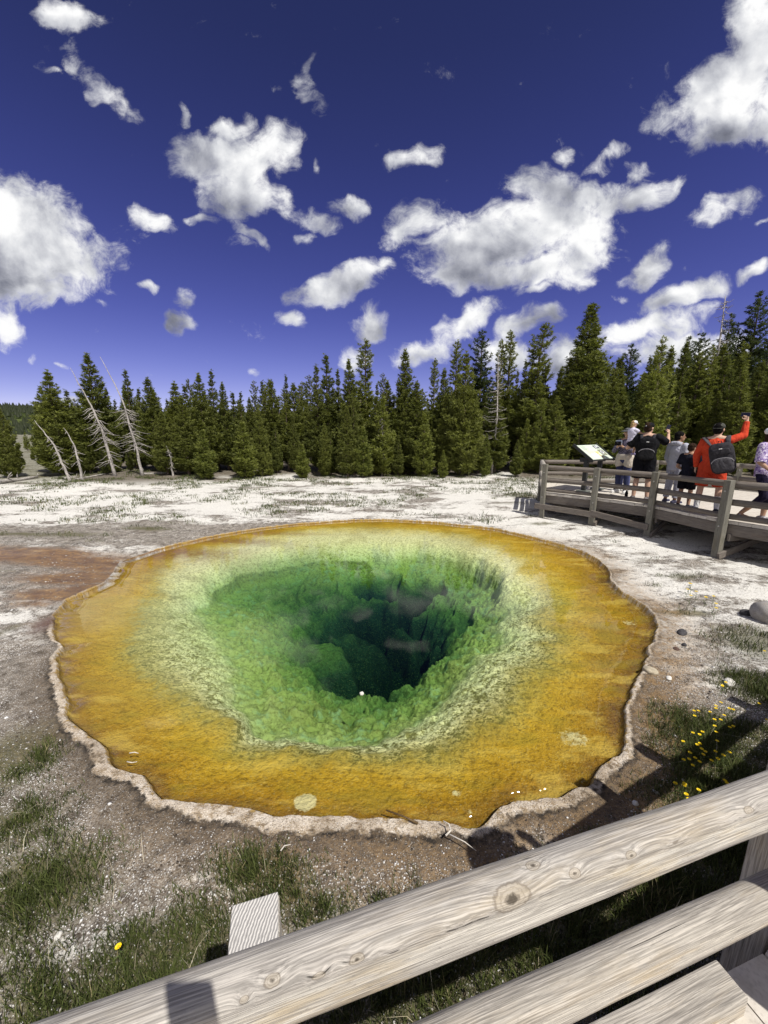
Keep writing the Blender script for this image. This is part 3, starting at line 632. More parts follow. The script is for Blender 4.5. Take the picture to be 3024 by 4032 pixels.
M_NEEDLE = foliage_mat('pine_needles', (.05, .066, .018), (.25, .272, .062), (.165, .18, .042))
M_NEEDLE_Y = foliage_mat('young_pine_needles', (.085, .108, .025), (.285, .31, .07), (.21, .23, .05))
M_NEEDLE_D = foliage_mat('dark_pine_needles', (.034, .05, .02), (.115, .15, .05), (.08, .10, .04))  # darker needle colour of the tall pines
M_BARK = plain('pine_bark', (.16, .125, .095), .95, .4, 12, bump=.6)
M_DEAD = plain('bleached_dead_wood', (.36, .335, .31), .9, .45, 14, bump=.5)

def crown_mesh(name, seed, H, rad_f, z0, nwh, per, up, tuft, sparse=0.0, lean=None, dens=1.0, skirt=True):
    """needle tufts set along whorled branches; every tuft is a burst of narrow blades"""
    r = random.Random(seed); g = np.random.default_rng(seed)
    P, D, SZ = [], [], []
    branches = []
    for w in range(nwh):
        f = (w+r.uniform(-.3, .3))/nwh; f = min(max(f, 0), .995)
        z = z0+(H-z0)*(f**.92)
        n = max(3, int(per*(1-.45*f)+r.uniform(-.8, .8)))
        a0 = r.uniform(0, 6.28)
        for k in range(n):
            if r.random() < sparse: continue
            a = a0+k*6.283/n+r.uniform(-.4, .4)
            L = rad_f(f)*H*r.uniform(.42, 1.22)*(.8+.45*math.sin(a*2+w*.9)**2*(.4 if f > .6 else .7))
            if r.random() < .06: L *= 1.25
            u = up+.35*f+r.uniform(-.15, .15)
            cx, cy = (lean(z) if lean else (0, 0))
            p = np.array([cx, cy, z]); d = np.array([math.cos(a), math.sin(a), u-.25]); d /= np.linalg.norm(d)
            nseg = max(3, int(L/(tuft*.42)))
            pts = [p.copy()]
            for s in range(nseg):
                d = d+np.array([0, 0, .13])*(.6+u); d /= np.linalg.norm(d); p = p+d*L/nseg; pts.append(p.copy())
                t = (s+1)/nseg
                if t > .22:
                    m = 2 if t < .5 else 3
                    for q in range(m):
                        if r.random() > dens: continue
                        side = np.array([-math.sin(a), math.cos(a), 0])*r.uniform(-1, 1)*L*.22*t
                        P.append(p+side+np.array([0, 0, r.uniform(-.3, .3)*tuft])); dd = d+side*1.2/(L+1e-6)+np.array([0, 0, .45]); D.append(dd/np.linalg.norm(dd))
                        SZ.append(tuft*r.uniform(.7, 1.25)*(1-.5*f))
            branches.append((pts, L))
    for q in range(10):                                              # leader tip
        z = H*(1-.010*q); cx, cy = (lean(z) if lean else (0, 0))
        P.append(np.array([cx, cy, z])+g.normal(0, .004*H, 3)); D.append(np.array([g.normal(0, .35), g.normal(0, .35), 1.])); SZ.append(tuft*.75)
    P, D, SZ = np.array(P), np.array(D), np.array(SZ); D /= np.linalg.norm(D, axis=1, keepdims=True)
    nb = 9; N = len(P)
    dirs = D[:, None]*.75+g.normal(0, .55, (N, nb, 3)); dirs /= np.linalg.norm(dirs, axis=2, keepdims=True)
    sidev = np.cross(dirs, g.normal(0, 1, (N, nb, 3))); sidev /= np.linalg.norm(sidev, axis=2, keepdims=True)+1e-9
    ln = (SZ[:, None]*g.uniform(.7, 1.3, (N, nb)))[..., None]; wd = ln*g.uniform(.085, .14, (N, nb, 1))
    b = P[:, None]; 
    q0 = b-sidev*wd*.5; q1 = b+sidev*wd*.5; mid = b+dirs*ln*.6
    q2 = mid+sidev*wd*.75; q3 = mid-sidev*wd*.75; tip = b+dirs*ln
    V = np.stack([q0, q1, q2, q3, tip], 2).reshape(-1, 3)
    k = np.arange(N*nb)*5
    me = mesh_np(name, V, [np.stack([k, k+1, k+2, k+3], -1), np.stack([k+3, k+2, k+4], -1)])
    tv = np.repeat(np.clip(g.uniform(0, 1, N)*.6+.4*g.uniform(0, 1), 0, 1), nb*5)
    attr(me, 'tv', tv)
    return me, branches
def trunk_mesh(name, H, r0, lean=None, branches=(), seed=0, limb=1.0, bare=()):
    bm = bmesh.new(); r = random.Random(seed)
    zs = [0, .03, .15, .35, .55, .75, .9, .985]
    tube(bm, [(*(lean(z*H) if lean else (0, 0)), z*H-(.12 if z == 0 else 0)) for z in zs], [r0*(1.35 if z == 0 else 1)*(1-z)**.8+.004*H*.1 for z in zs], 7)
    for pts, L in branches:
        if r.random() < limb: tube(bm, pts[:-1] if len(pts) > 3 else pts, list(np.linspace(r0*.16, r0*.03, len(pts[:-1] if len(pts) > 3 else pts))), 4, False)
    for (z, n) in bare:
        for k in range(n):
            a = r.uniform(0, 6.28); L = r.uniform(.05, .13)*H; zz = z*H+r.uniform(-.03, .03)*H
            cx, cy = lean(zz) if lean else (0, 0)
            tube(bm, [(cx, cy, zz), (cx+math.cos(a)*L*.5, cy+math.sin(a)*L*.5, zz-.02*H), (cx+math.cos(a)*L, cy+math.sin(a)*L, zz-.01*H)], [r0*.13, r0*.08, r0*.03], 4, False)
    me = bpy.data.meshes.new(name); bm.to_mesh(me); bm.free()
    for p in me.polygons: p.use_smooth = True
    return me
cone = lambda w, t=.95, bl=.12: (lambda f: w*((1-f)**(t+.12))*min(1, (f+bl)/(bl*1.6))+.008)
def spire(w): return lambda f: w*(1-f)**.6*(.75+.25*math.sin(f*9))+.012
wind = lambda z: (.22*max(0, z-7.0)**1.3*.35, 0)
PROTO = {}
def proto(key, H, rf, z0, nwh, per, up, tuft, mat, sparse=0., lean=None, dens=1., r0=.012, bare=(), seed=1):
    cme, br = crown_mesh('crown', seed, H, rf, z0, nwh, per, up, tuft, sparse, lean, dens)
    tme = trunk_mesh('trunk', H, r0*H, lean, br, seed, .5, bare)
    cme.materials.append(mat); tme.materials.append(M_BARK); PROTO[key] = (cme, tme, H)
proto('dense', 6, cone(.24), .15, 30, 9, .35, .16, M_NEEDLE, seed=1)
proto('dense2', 6, cone(.20, .85), .25, 30, 8, .45, .16, M_NEEDLE, seed=2)
proto('slim', 7, cone(.15, .9), .5, 32, 7, .35, .17, M_NEEDLE, sparse=.08, seed=3)
proto('spire', 8, spire(.12), 1.6, 34, 6, .25, .18, M_NEEDLE, sparse=.16, seed=4, bare=((.1, 5), (.17, 5)))
proto('big', 9, cone(.225, .82), .2, 42, 11, .45, .18, M_NEEDLE, seed=5)
proto('young', 3, cone(.24, .9), .08, 16, 8, .55, .13, M_NEEDLE_Y, seed=6)
proto('sparse', 9, spire(.15), 3.0, 26, 6, .2, .20, M_NEEDLE, sparse=.3, seed=7, bare=((.12, 5), (.2, 6), (.28, 6)))
proto('wind', 9, spire(.15), 1.0, 32, 8, .3, .19, M_NEEDLE, sparse=.08, lean=wind, seed=8)
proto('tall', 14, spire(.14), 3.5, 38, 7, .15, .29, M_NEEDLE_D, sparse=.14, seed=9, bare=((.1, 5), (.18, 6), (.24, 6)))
proto('airy', 8, cone(.23, .8), .6, 24, 7, .5, .19, M_NEEDLE_Y, sparse=.18, dens=.8, seed=10)
def pine(key, x, y, H, label, group=None, rz=None, wide=1.0):
    cme, tme, H0 = PROTO[key]; s = H/H0
    o = empty('pine_tree', (x, y, float(ground_z(x, y))-.03), random.uniform(0, 6.28) if rz is None else rz, label, 'pine tree', group)
    o.scale = (s*wide*1.28, s*wide*1.28, s)
    obj('trunk', tme, None, o); obj('crown', cme, None, o)
    return o
def pine_px(key, px, ptop, dist, label, group=None, rz=None, wide=1.0, keep=0):
    p = at_y(px, 2000, dist); top = at_y(px, ptop, dist); p[0] = .15*p[0]+.85*top[0]
    return pine(key, p[0], dist, top[2]-float(ground_z(p[0], dist)), label, group, rz, wide)
def dist_of(py):                     # distance along y at which level ground shows at image row py
    y = 18.
    for _ in range(8):
        r = ray(1512, py); g = float(ground_z(np.array(0.), np.array(y))); t = (g-CAM_H)/r[2]; y = r[1]*t
    return min(y, 60)
GL, GC, GR_ = 'pines along the left forest edge', 'pines of the middle forest wall', 'pines behind the boardwalk'
T = [ # proto, px, top py, distance, label, group, width
 ('dense',8,1603,18.5,'dark pine cut by the left edge of the photo, behind the fallen branches',GL,1.0),
 ('dense',199,1457,19.5,'broad bushy pine left of the tallest leaning dead trunk',GL,1.25),
 ('dense2',170,1520,21,'shorter pine tucked against the broad bushy pine on its left side',GL,1.2),
 ('dense2',354,1391,20.5,'tallest pointed pine among the leaning dead trunks at left',GL,1.3),
 ('slim',503,1454,21.5,'slim bare-necked pine right of the two long leaning dead trunks',GL,1.0),
 ('dense2',589,1486,20,'round-shouldered pine right of the slim bare-necked one',GL,1.3),
 ('dense',693,1502,20.5,'pointed pine in the left wall above the low young pine',GL,1.2),
 ('dense2',788,1470,19.8,'full pine directly behind the low bright green young pine',GL,1.2),
 ('slim',837,1457,22,'thin spire rising just right of the full pine at left',GL,1.0),
 ('dense2',880,1505,21,'shorter spire right of the thin spire in the left wall',GL,1.0),
 ('young',800,1690,17.6,'low bright green young pine standing forward on the white ground at left',None,1.25),
 ('young',956,1660,18.6,'yellow-green young pine at the forest edge left of centre',None,1.3),
 ('dense2',720,1560,18.6,'squat green pine at the front of the left wall',GL,1.3),
 ('dense2',640,1620,18.3,'low dark pine at the front of the left wall beside the dead trunk',GL,1.3),
 ('slim',1035,1498,25,'small dark spire above the low gap left of centre',GC,1.0),
 ('dense2',1071,1495,22,'pine with a twin tip left of centre',GC,1.1),
 ('dense2',1158,1508,21.5,'blunt-topped pine left of the dark pair of spires',GC,1.3),
 ('slim',1247,1436,21,'narrower left spire of the dark pair near the centre',GC,1.0),
 ('slim',1286,1394,21.5,'taller right spire of the dark pair near the centre',GC,1.15),
 ('slim',1331,1453,22.5,'thin pine between the dark pair and the open-crowned pine',GC,.8),
 ('dense2',1374,1415,21,'pine just left of the tall open-crowned pine',GC,1.05),
 ('spire',1439,1339,23,'tall open-crowned pine in front of a white cloud near the centre',None,1.15),
 ('dense2',1525,1498,23,'low rounded pine in the notch right of the open-crowned pine',GC,1.2),
 ('dense2',1595,1377,21.5,'pointed pine with a knobbly crown right of centre',GC,1.1),
 ('spire',1710,1415,24,'thin pine with a bare grey trunk right of centre',GC,.8),
 ('dense2',1747,1450,21,'short pine at the shoulder of the big twin pines',GC,1.0),
 ('spire',1796,1342,24,'open ragged pine above the big bright green pine',GC,1.0),
 ('dense',1834,1384,19.5,'big bright green pine standing forward right of centre',None,1.0),
 ('tall',1896,1300,25,'dark dense-topped pine right of the ragged one',GC,1.1),
 ('spire',1972,1339,25,'left one of the two thin see-through pines',GC,.8),
 ('spire',2007,1304,25,'right one of the two thin see-through pines',GC,.95),
 ('dense2',1366,1600,18.8,'young conical pine standing forward on the white bank near the centre',None,1.15),
 ('young',1430,1680,18.6,'small pine leaning on the right of the young conical pine',None,1.1),
 ('young',1189,1748,18.8,'tiny pale green pine alone on the white bank',None,1.3),
 ('dense2',1480,1560,21,'green pine between the conical young pine and the grey bare trunk',GC,1.3),
 ('dense2',1640,1500,20.5,'leafy pine left of the big bright green pine',GC,1.3),
 ('dense2',1960,1560,20.5,'low green pine at the foot of the see-through pines',GC,1.3),
 ('wind',2124,1273,21.5,'windswept pine with its tip bent to the right',None,1.3),
 ('big',2319,1195,20.5,'largest pine, a broad pointed cone behind the sign',None,1.35),
 ('dense',2190,1560,19.5,'bushy lower pine between the windswept pine and the largest pine',GR_,1.2),
 ('dense2',2415,1520,20,'bushy pine at the right foot of the largest pine',GR_,1.3),
 ('tall',2476,1354,26,'dark pair-topped pine right of the largest pine',GR_,1.0),
 ('slim',2440,1400,25,'thin dark pine close against the right side of the largest pine',GR_,1.0),
 ('airy',2598,1324,20,'pale open-branched pine behind the man with the child',None,1.0),
 ('dense2',2632,1364,23,'pine close behind the pale open-branched pine',GR_,1.0),
 ('tall',2703,1324,30,'dark pine with a ragged tip above the boys',GR_,.9),
 ('tall',2747,1310,31,'pointed dark pine above the man in red',GR_,1.0),
 ('dense2',2740,1430,22,'bright green pine straight behind the man in red',GR_,1.1),
 ('dense2',2835,1357,24,'green pine left of the tall dark pines at right',GR_,1.2),
 ('tall',2859,1235,33,'left one of the two tall dark pines at the upper right',None,.8),
 ('tall',2974,1147,33,'tallest dark pine at the right edge of the photo',None,1.0),
 ('tall',2890,1270,34,'dark pine squeezed between the two tall dark pines',GR_,.7),
 ('dense2',2909,1405,21,'mid green pointed pine under the tall dark pines',GR_,1.0),
 ('tall',3030,1290,30,'dark pine cut by the right edge of the photo',GR_,1.0),
 ('dense2',3010,1440,22,'green pine behind the woman in the helmet',GR_,1.1),
 ('dense2',2820,1540,20,'low green pine behind the raised phone',GR_,1.2),
]
for (k, px, pt, d, lab, gr, wd) in T: pine_px(k, px, pt, d, lab, gr, wide=wd, rz=0 if k == 'wind' else None)
for k, (px, pt, d) in enumerate([(70, 1745, 30), (105, 1700, 36), (130, 1770, 27), (150, 1690, 40), (95, 1800, 24), (45, 1730, 34), (170, 1760, 29)]):
    pine_px('airy' if k % 2 else 'young', px, pt, d, 'small pale pine standing in the meadow gap at far left', 'young pines in the meadow gap', wide=1.2)
# the forest behind: dense rows filling the wall
fr_ = random.Random(5)
for row, (d0, d1, n, t0, t1) in enumerate([(21, 24, 60, 1590, 1480), (24, 30, 56, 1580, 1460), (30, 42, 46, 1585, 1480), (19.2, 21.0, 44, 1700, 1560), (18.6, 19.8, 26, 1800, 1700)]):
    for k in range(n):
        px = -250+(k+fr_.uniform(.1, .9))*3560/n
        d = fr_.uniform(d0, d1)
        if -60 < px < 190 and row < 3: continue                       # the gap that lets the far hill show
        if px < 190 and row >= 3: continue
        rise = (-130*sstep(1500, 2900, px)+(30 if px < 1000 else 0)) if row < 4 else 0
        pt = fr_.uniform(min(t0, t1), max(t0, t1))+rise
        kk = fr_.choice(['dense2', 'slim', 'spire', 'slim', 'spire', 'sparse'] if row < 3 else ['dense2', 'dense', 'young', 'slim'])
        if px > 2450 and row < 3: kk = fr_.choice(['tall', 'slim', 'spire', 'dense2'])
        side = 'left' if px < 1000 else ('middle' if px < 2080 else 'right')
        pine_px(kk, px, pt, d, {'left': 'green pine filling the left part of the forest wall behind the dead trunks',
                 'middle': 'green pine filling the middle of the forest wall beyond the white ground',
                 'right': 'green pine filling the right part of the forest wall behind the boardwalk'}[side], 'pines filling the %s of the forest wall' % side, wide=fr_.uniform(.75, 1.25))
# ------------------------------------------------------------------ dead snags, fallen wood
def px_line(pts, y, z0=None):
    out = []
    for px, py in pts: out.append(at_y(px, py, y))
    return out
def snag(label, pts, y, r0, nb, seed, curl=1.0, zone=(.15, .75)):
    r = random.Random(seed); P = px_line(pts, y); base = P[0]; base[2] = float(ground_z(base[0], y))-.1
    root = empty('dead_tree', base, 0, label, 'dead tree', 'leaning dead trees')
    loc = [Vector(p-base) for p in P]
    n = 14; path = []
    for i in range(n+1):
        f = i/n*(len(loc)-1); a = min(int(f), len(loc)-2); t = f-a; path.append(loc[a].lerp(loc[a+1], t)+Vector((r.uniform(-.02, .02), r.uniform(-.02, .02), 0)))
    bm = bmesh.new(); tube(bm, path, [r0*(1-.88*i/n)*(1.5 if i == 0 else 1) for i in range(n+1)], 7)
    bm_obj('trunk', bm, M_DEAD, root, smooth=True)
    bm = bmesh.new(); L = (path[-1]-path[0]).length
    for k in range(nb):
        f = r.uniform(*zone); i = int(f*n); p = path[i].lerp(path[i+1], f*n-i); a = r.uniform(0, 6.28)
        d = Vector((math.cos(a), math.sin(a), r.uniform(-.1, .35))); ln = r.uniform(.07, .17)*L*(1.15-f*.7)
        pp = [p]; c = r.uniform(.5, 1.1)*curl
        for s in range(5):
            d = (d+Vector((0, 0, -.42*c if s < 3 else .25*c))+Vector((r.uniform(-.2, .2), r.uniform(-.2, .2), 0))).normalized(); pp.append(pp[-1]+d*ln/5)
        tube(bm, pp, [r0*.24, r0*.2, r0*.16, r0*.12, r0*.09, r0*.05], 5, False)
        if r.random() < .6:
            q = pp[2]; d2 = Vector((r.uniform(-1, 1), r.uniform(-1, 1), r.uniform(-.5, .3))).normalized(); tube(bm, [q, q+d2*ln*.25, q+d2*ln*.4+Vector((0, 0, -.05))], [r0*.11, r0*.08, r0*.04], 4, False)
    bm_obj('branches', bm, M_DEAD, root, smooth=True)
snag('short leaning dead trunk nearest the left edge with curled branches', [(278,1894),(215,1755),(136,1654)], 17.6, .062, 34, 1, 1.2, (.12, .7))
snag('crooked brown dead trunk with few branches between the leaning ones', [(329,1913),(305,1800),(288,1742),(253,1685)], 16.8, .058, 16, 2, .8, (.2, .95))
snag('long dead trunk leaning left with drooping branches, left of a pair', [(456,1885),(405,1700),(355,1590),(275,1448)], 17.9, .075, 70, 3, 1.0, (.1, .62))
snag('long dead trunk leaning left with a bare whip tip, right of a pair', [(565,1888),(525,1720),(480,1570),(394,1404)], 17.9, .068, 66, 4, .7, (.2, .58))
snag('grey bare tree among green pines left of the yellow-green young pine', [(680,1875),(672,1800),(655,1755)], 18.0, .05, 40, 5, .8, (.25, .98))
def deadpine(label, px, pbase, ptop, y, seed):
    r = random.Random(seed); b = at_y(px, pbase, y); b[2] = float(ground_z(b[0], y)); t = at_y(px, ptop, y); H = t[2]-b[2]; b[0] = t[0]
    root = empty('dead_tree', b, 0, label, 'dead tree', 'standing grey dead pines')
    bm = bmesh.new(); tube(bm, [(0, 0, -.1), (.02*H, 0, .5*H), (0, 0, H)], [.010*H, .007*H, .002*H], 6); bm_obj('trunk', bm, M_DEAD, root, smooth=True)
    bm = bmesh.new()
    for k in range(90):
        z = r.uniform(.3, .97)*H; a = r.uniform(0, 6.28); L = (.13*(1-z/H)+.04)*H; d = Vector((math.cos(a), math.sin(a), r.uniform(-.3, .3)))
        tube(bm, [(0.015*H, 0, z), (d.x*L*.5, d.y*L*.5, z+d.z*L*.4-.01*H), (d.x*L, d.y*L, z+d.z*L)], [.0022*H, .0016*H, .0007*H], 4, False)
    bm_obj('branches', bm, M_DEAD, root, smooth=True)
deadpine('grey dead pine with dense twigs between the two see-through pines', 1962, 1860, 1400, 20.2, 6)
deadpine('bare grey trunk standing in the dark gap near the centre', 1503, 1840, 1640, 19.6, 7)
deadpine('bare thin dead tip rising beside the tall dark pine at the upper right', 2857, 1800, 1165, 32, 8)
def log(label, a, b, y, r0, stubs=0, seed=0, mid=None, cat='log', name='fallen_log'):
    P = [at(*a, .12), at(*b, .12)] if y is None else [at_y(*a, y), at_y(*b, y)]
    if mid: P.insert(1, at(*mid, .12))
    for p in P: p[2] = float(ground_z(p[0], p[1]))+r0*.8
    c = Vector(P[0]); loc = [Vector(p)-c for p in P]; r = random.Random(seed)
    bm = bmesh.new(); pts = []
    for i in range(len(loc)-1):
        for k in range(5): pts.append(loc[i].lerp(loc[i+1], k/5)+Vector((0, 0, r.uniform(-.3, .3)*r0)))
    pts.append(loc[-1]); tube(bm, pts, list(np.linspace(r0, r0*.55, len(pts))), 8)
    for k in range(stubs):
        p = pts[r.randrange(len(pts))]; d = Vector((r.uniform(-.6, .6), r.uniform(-.3, .3), 1)).normalized(); L = r.uniform(.15, .45); tube(bm, [p, p+d*L*.6, p+d*L+Vector((r.uniform(-.1, .1), 0, 0))], [r0*.35, r0*.25, r0*.1], 5)
    o = bm_obj(name, bm, M_DEAD, None, c, smooth=True); tag(o, label, cat, 'fallen dead wood')
log('stubby bleached log lying at the far left edge below the hill gap', (-60,1915), (149,1886), None, .10, 9, 1)
log('thin pale curved stick lying on the white ground at far left', (38,1939), (304,1920), None, .03, 0, 2, mid=(170,1948), cat='stick', name='fallen_stick')
log('pale log lying flat at the foot of the leaning dead trunks', (300,1895), (420,1880), None, .05, 2, 3)
log('white bleached log on the bank near the centre', (1477,1843), (1574,1852), None, .06, 3, 4)
log('short white log in front of the big bright green pine', (1713,1862), (1754,1858), None, .06, 1, 5)
log('grey log lying under the pines right of centre', (1905,1850), (2000,1832), None, .05, 4, 6)
log('pale log lying under the left wall right of the dead trunks', (560,1890), (760,1876), None, .05, 3, 7)
# ------------------------------------------------------------------ far hill with its forest
ang = np.linspace(R(-75), R(75), 220); rad_ = np.linspace(170, 1500, 60)
AA, RR = np.meshgrid(ang, rad_, indexing='ij')
def hill_z(a, r_):
    x = np.sin(a)*r_; y = np.cos(a)*r_
    top = 27+8*fbm(a*2+5, a*0, 3, 8)+26*sstep(-.2, .75, a)
    return -6+top*sstep(170, 620, r_)+ (fbm(x*.006, y*.006, 4, 15)-.5)*22*sstep(180, 420, r_)
HZ = hill_z(AA, RR); V = np.stack([np.sin(AA)*RR, np.cos(AA)*RR, HZ], -1).reshape(-1, 3); na, nrr = AA.shape
i = np.arange(na-1)[:, None]*nrr; j = np.arange(nrr-1)[None]; Fq = np.stack([i+j, i+j+1, i+nrr+j+1, i+nrr+j], -1).reshape(-1, 4)[:, ::-1].copy()
m, nt, b = new_mat('hill_slope'); co = nt.n('ShaderNodeTexCoord').outputs['Object']
n1 = nt.noise(nt.vec('MULTIPLY', co, (.004, .012, .03)), 1.0, 4, .6); n2 = nt.noise(co, .12, 4, .65)
c = nt.mix(nt.rng(n1, .42, .58), (.045, .06, .022), (.125, .155, .055)); c = nt.mix(nt.rng(n2, .4, .62), nt.mix(1.0, c, (.55, .55, .5), 'MULTIPLY'), c); setp(b, nt, Base_Color=c, Roughness=1.0)
b.inputs['Specular IOR Level'].default_value = 0
tag(obj('hills', mesh_np('hills', V, Fq, True), m), kind='structure')
g = np.random.default_rng(3); N = 16000
aa = g.uniform(R(-58), R(50), N); r2 = np.sqrt(g.uniform(190**2, 800**2, N)); keep = fbm(np.sin(aa)*r2*.008, np.cos(aa)*r2*.012, 3, 44) > .40; aa, r2 = aa[keep], r2[keep]; N = len(aa)
hb = hill_z(aa, r2); hh = g.uniform(4, 8, N); ww = hh*g.uniform(.16, .26, N)
k6 = np.arange(6)*math.pi/3; base = np.stack([np.sin(aa)*r2, np.cos(aa)*r2, hb-1], -1)
ring = base[:, None]+np.stack([np.cos(k6)[None]*ww[:, None], np.sin(k6)[None]*ww[:, None], np.zeros((N, 6))+1.5], -1)*g.uniform(.75, 1.2, (N, 6, 1))
tip = base+np.stack([0*hh, 0*hh, hh], -1)
V = np.concatenate([ring, tip[:, None]], 1).reshape(-1, 3); o7 = np.arange(N)[:, None]*7; kk = np.arange(6)[None]
me = mesh_np('far_forest', V, [np.stack([o7+kk, o7+(kk+1) % 6, o7+6+0*kk], -1).reshape(-1, 3)]); attr(me, 'tv', np.repeat(g.uniform(0, .5, N), 7))
tag(obj('far_forest', me, foliage_mat('distant_needles', (.022, .03, .014), (.05, .062, .026), (.04, .05, .02))), 'distant forest covering the low hill seen through the gap at far left', 'forest', kind='stuff')
# ------------------------------------------------------------------ boardwalk and log railings
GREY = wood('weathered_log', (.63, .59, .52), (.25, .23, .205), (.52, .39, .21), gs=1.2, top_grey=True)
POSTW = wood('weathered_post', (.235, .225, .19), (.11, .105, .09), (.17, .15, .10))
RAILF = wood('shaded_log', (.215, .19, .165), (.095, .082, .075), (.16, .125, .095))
DECKW = wood('bleached_planks', (.70, .66, .59), (.50, .47, .42), (.60, .53, .43), gs=.6)
M_BOLT = plain('bolt_steel', (.45, .45, .44), .4, .2, 50, metal=.9)
IN = [(-4.2,-.67),(1.2,.862),(2.01,1.3),(2.55,1.58),(3.7,2.1),(5.4,2.9),(6.9,4.0),(7.55,5.1),(6.33,6.90),(5.97,8.36),(5.22,9.35),(4.29,10.25)]
OU = [(-4.2,-4.2),(2.2,-2.6),(3.6,-2.1),(4.4,-1.9),(5.8,-1.3),(8.0,-.2),(10.4,2),(11.4,4.6),(11.2,8.2),(9.95,10.75),(8.5,11.95),(5.05,12.25)]
IN = [np.array(p) for p in IN]; OU = [np.array(p) for p in OU]
bw = empty('boardwalk', (2.0, -.5, DECK), 0, 'raised plank boardwalk carrying the visitors round the right of the pool', 'boardwalk')
bo = Vector((2.0, -.5, DECK))
bm = bmesh.new(); r = random.Random(2)
def prism(bm, quad, z0, z1):
    vs = [bm.verts.new((q[0]-bo.x, q[1]-bo.y, z-bo.z)) for z in (z0, z1) for q in quad]
    for f in ((3,2,1,0),(4,5,6,7),(0,1,5,4),(1,2,6,5),(2,3,7,6),(3,0,4,7)): bm.faces.new([vs[i] for i in f])
for s in range(len(IN)-1):
    a0, a1, b0, b1 = IN[s], IN[s+1], OU[s], OU[s+1]
    L = np.linalg.norm(a1-a0); n = max(2, int(round(L/.175)))
    for k in range(n):
        f0, f1 = (k+.02)/n, (k+.98)/n; dz = r.uniform(-.003, .003); ov = r.uniform(-.012, .012)
        p0, p1, q0, q1 = a0+(a1-a0)*f0, a0+(a1-a0)*f1, b0+(b1-b0)*f0, b0+(b1-b0)*f1
        u = (p0-q0)/np.linalg.norm(p0-q0)*(.04+ov)
        prism(bm, [p0+u, p1+u, q1, q0], DECK-.055+dz, DECK+dz)
bmesh.ops.recalc_face_normals(bm, faces=bm.faces[:])
m, nt, b = new_mat('sunbleached_decking'); co = nt.n('ShaderNodeTexCoord').outputs['Object']; ge = nt.n('ShaderNodeNewGeometry').outputs['Random Per Island']
n1 = nt.noise(co, 14, 4, .6); n2 = nt.noise(co, 90, 3, .6)
c = nt.mix(nt.rng(n1, .35, .65), (.52, .48, .42), (.66, .62, .56)); c = nt.mix(nt.math('MULTIPLY', ge, .35), c, (.44, .40, .35)); c = nt.mix(nt.rng(n2, .3, .5, .35, 0), c, (.3, .27, .24))
setp(b, nt, Base_Color=c, Roughness=.9); b.inputs['Specular IOR Level'].default_value = .1
bm_obj('decking', bm, m, bw)
def nrm(p, q):
    d = (q-p)/np.linalg.norm(q-p); return d, np.array([-d[1], d[0]])      # left normal of the walk = pool side
def timber(name, p, q, z, w, h, mat, parent, org, z2=None, round_=False, bev=.006, twist=0):
    """one straight timber from p to q, local x along its length"""
    z2 = z if z2 is None else z2
    a = Vector((p[0], p[1], z)); c = Vector((q[0], q[1], z2)); d = c-a; L = d.length; x = d.normalized(); y = Vector((0, 0, 1)).cross(x).normalized(); zz = x.cross(y)
    bm = bmesh.new()
    if round_:
        n = 20; rr_ = random.Random(int(L*1000)+int(z*999)); pr = []; ph = [rr_.uniform(0, 6.28) for _ in range(4)]
        st = max(3, int(L/.12))
        for i in range(st+1):
            xx = i*L/st; row = []
            bulge = 1+.035*math.sin(xx*2.3+ph[0])+.022*math.sin(xx*5.9+ph[1])+.012*math.sin(xx*13+ph[2])
            for k in range(n):
                t = k*2*math.pi/n; rad = w/2*bulge*(1+.015*math.sin(3*t+ph[3]+xx*.8))
                yy, z_ = math.cos(t)*rad, math.sin(t)*rad
                yy = max(yy, -w/2*.58); 
                row.append(bm.verts.new((xx, yy, z_)))
            pr.append(row)
        for i in range(st):
            for k in range(n): bm.faces.new((pr[i][k], pr[i+1][k], pr[i+1][(k+1) % n], pr[i][(k+1) % n]))
        bm.faces.new(pr[0]); bm.faces.new(list(reversed(pr[-1])))
        bmesh.ops.recalc_face_normals(bm, faces=bm.faces[:])
    else:
        add_box(bm, (L/2, 0, 0), (L, w, h), bev=bev)
    o = bm_obj(name, bm, mat, parent, smooth=round_)
    M = Matrix((( x.x, y.x, zz.x, a.x-org.x), (x.y, y.y, zz.y, a.y-org.y), (x.z, y.z, zz.z, a.z-org.z), (0, 0, 0, 1)))
    o.matrix_local = M
    return o
def post(parent, org, xy, ang, z0, z1, w=.09, d=.14, mat=None, bolt=True):
    bm = bmesh.new(); L = z1-z0; add_box(bm, (L/2, 0, 0), (L, d, w), bev=.006)
    o = bm_obj('post', bm, mat or POSTW, parent)
    x = Vector((0, 0, 1)); y = Vector((-math.sin(ang), math.cos(ang), 0)); zz = x.cross(y)
    o.matrix_local = Matrix(((x.x, y.x, zz.x, xy[0]-org.x), (x.y, y.y, zz.y, xy[1]-org.y), (x.z, y.z, zz.z, z0-org.z), (0, 0, 0, 1)))
    if bolt:
        for zb in (DECK-.1-z0, 1.30-z0):
            bm = bmesh.new(); bmesh.ops.create_cone(bm, cap_ends=True, segments=8, radius1=.016, radius2=.014, depth=.014, matrix=Matrix.Translation((zb, d/2+.006, 0)) @ Matrix.Rotation(R(90), 4, 'X'))
            bm_obj('bolt', bm, M_BOLT, o)
    return o
def board_face(name, pl, off, z, h, th, mat, i0, i1):
    for s in range(i0, i1):
        d, nn = nrm(pl[s], pl[s+1]); timber(name, pl[s]+nn*off, pl[s+1]+nn*off, z, th, h, mat, bw, bo)
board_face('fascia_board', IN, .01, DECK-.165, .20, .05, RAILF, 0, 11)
board_face('outer_fascia_board', OU, .0, DECK-.165, .20, .05, RAILF, 6, 11)
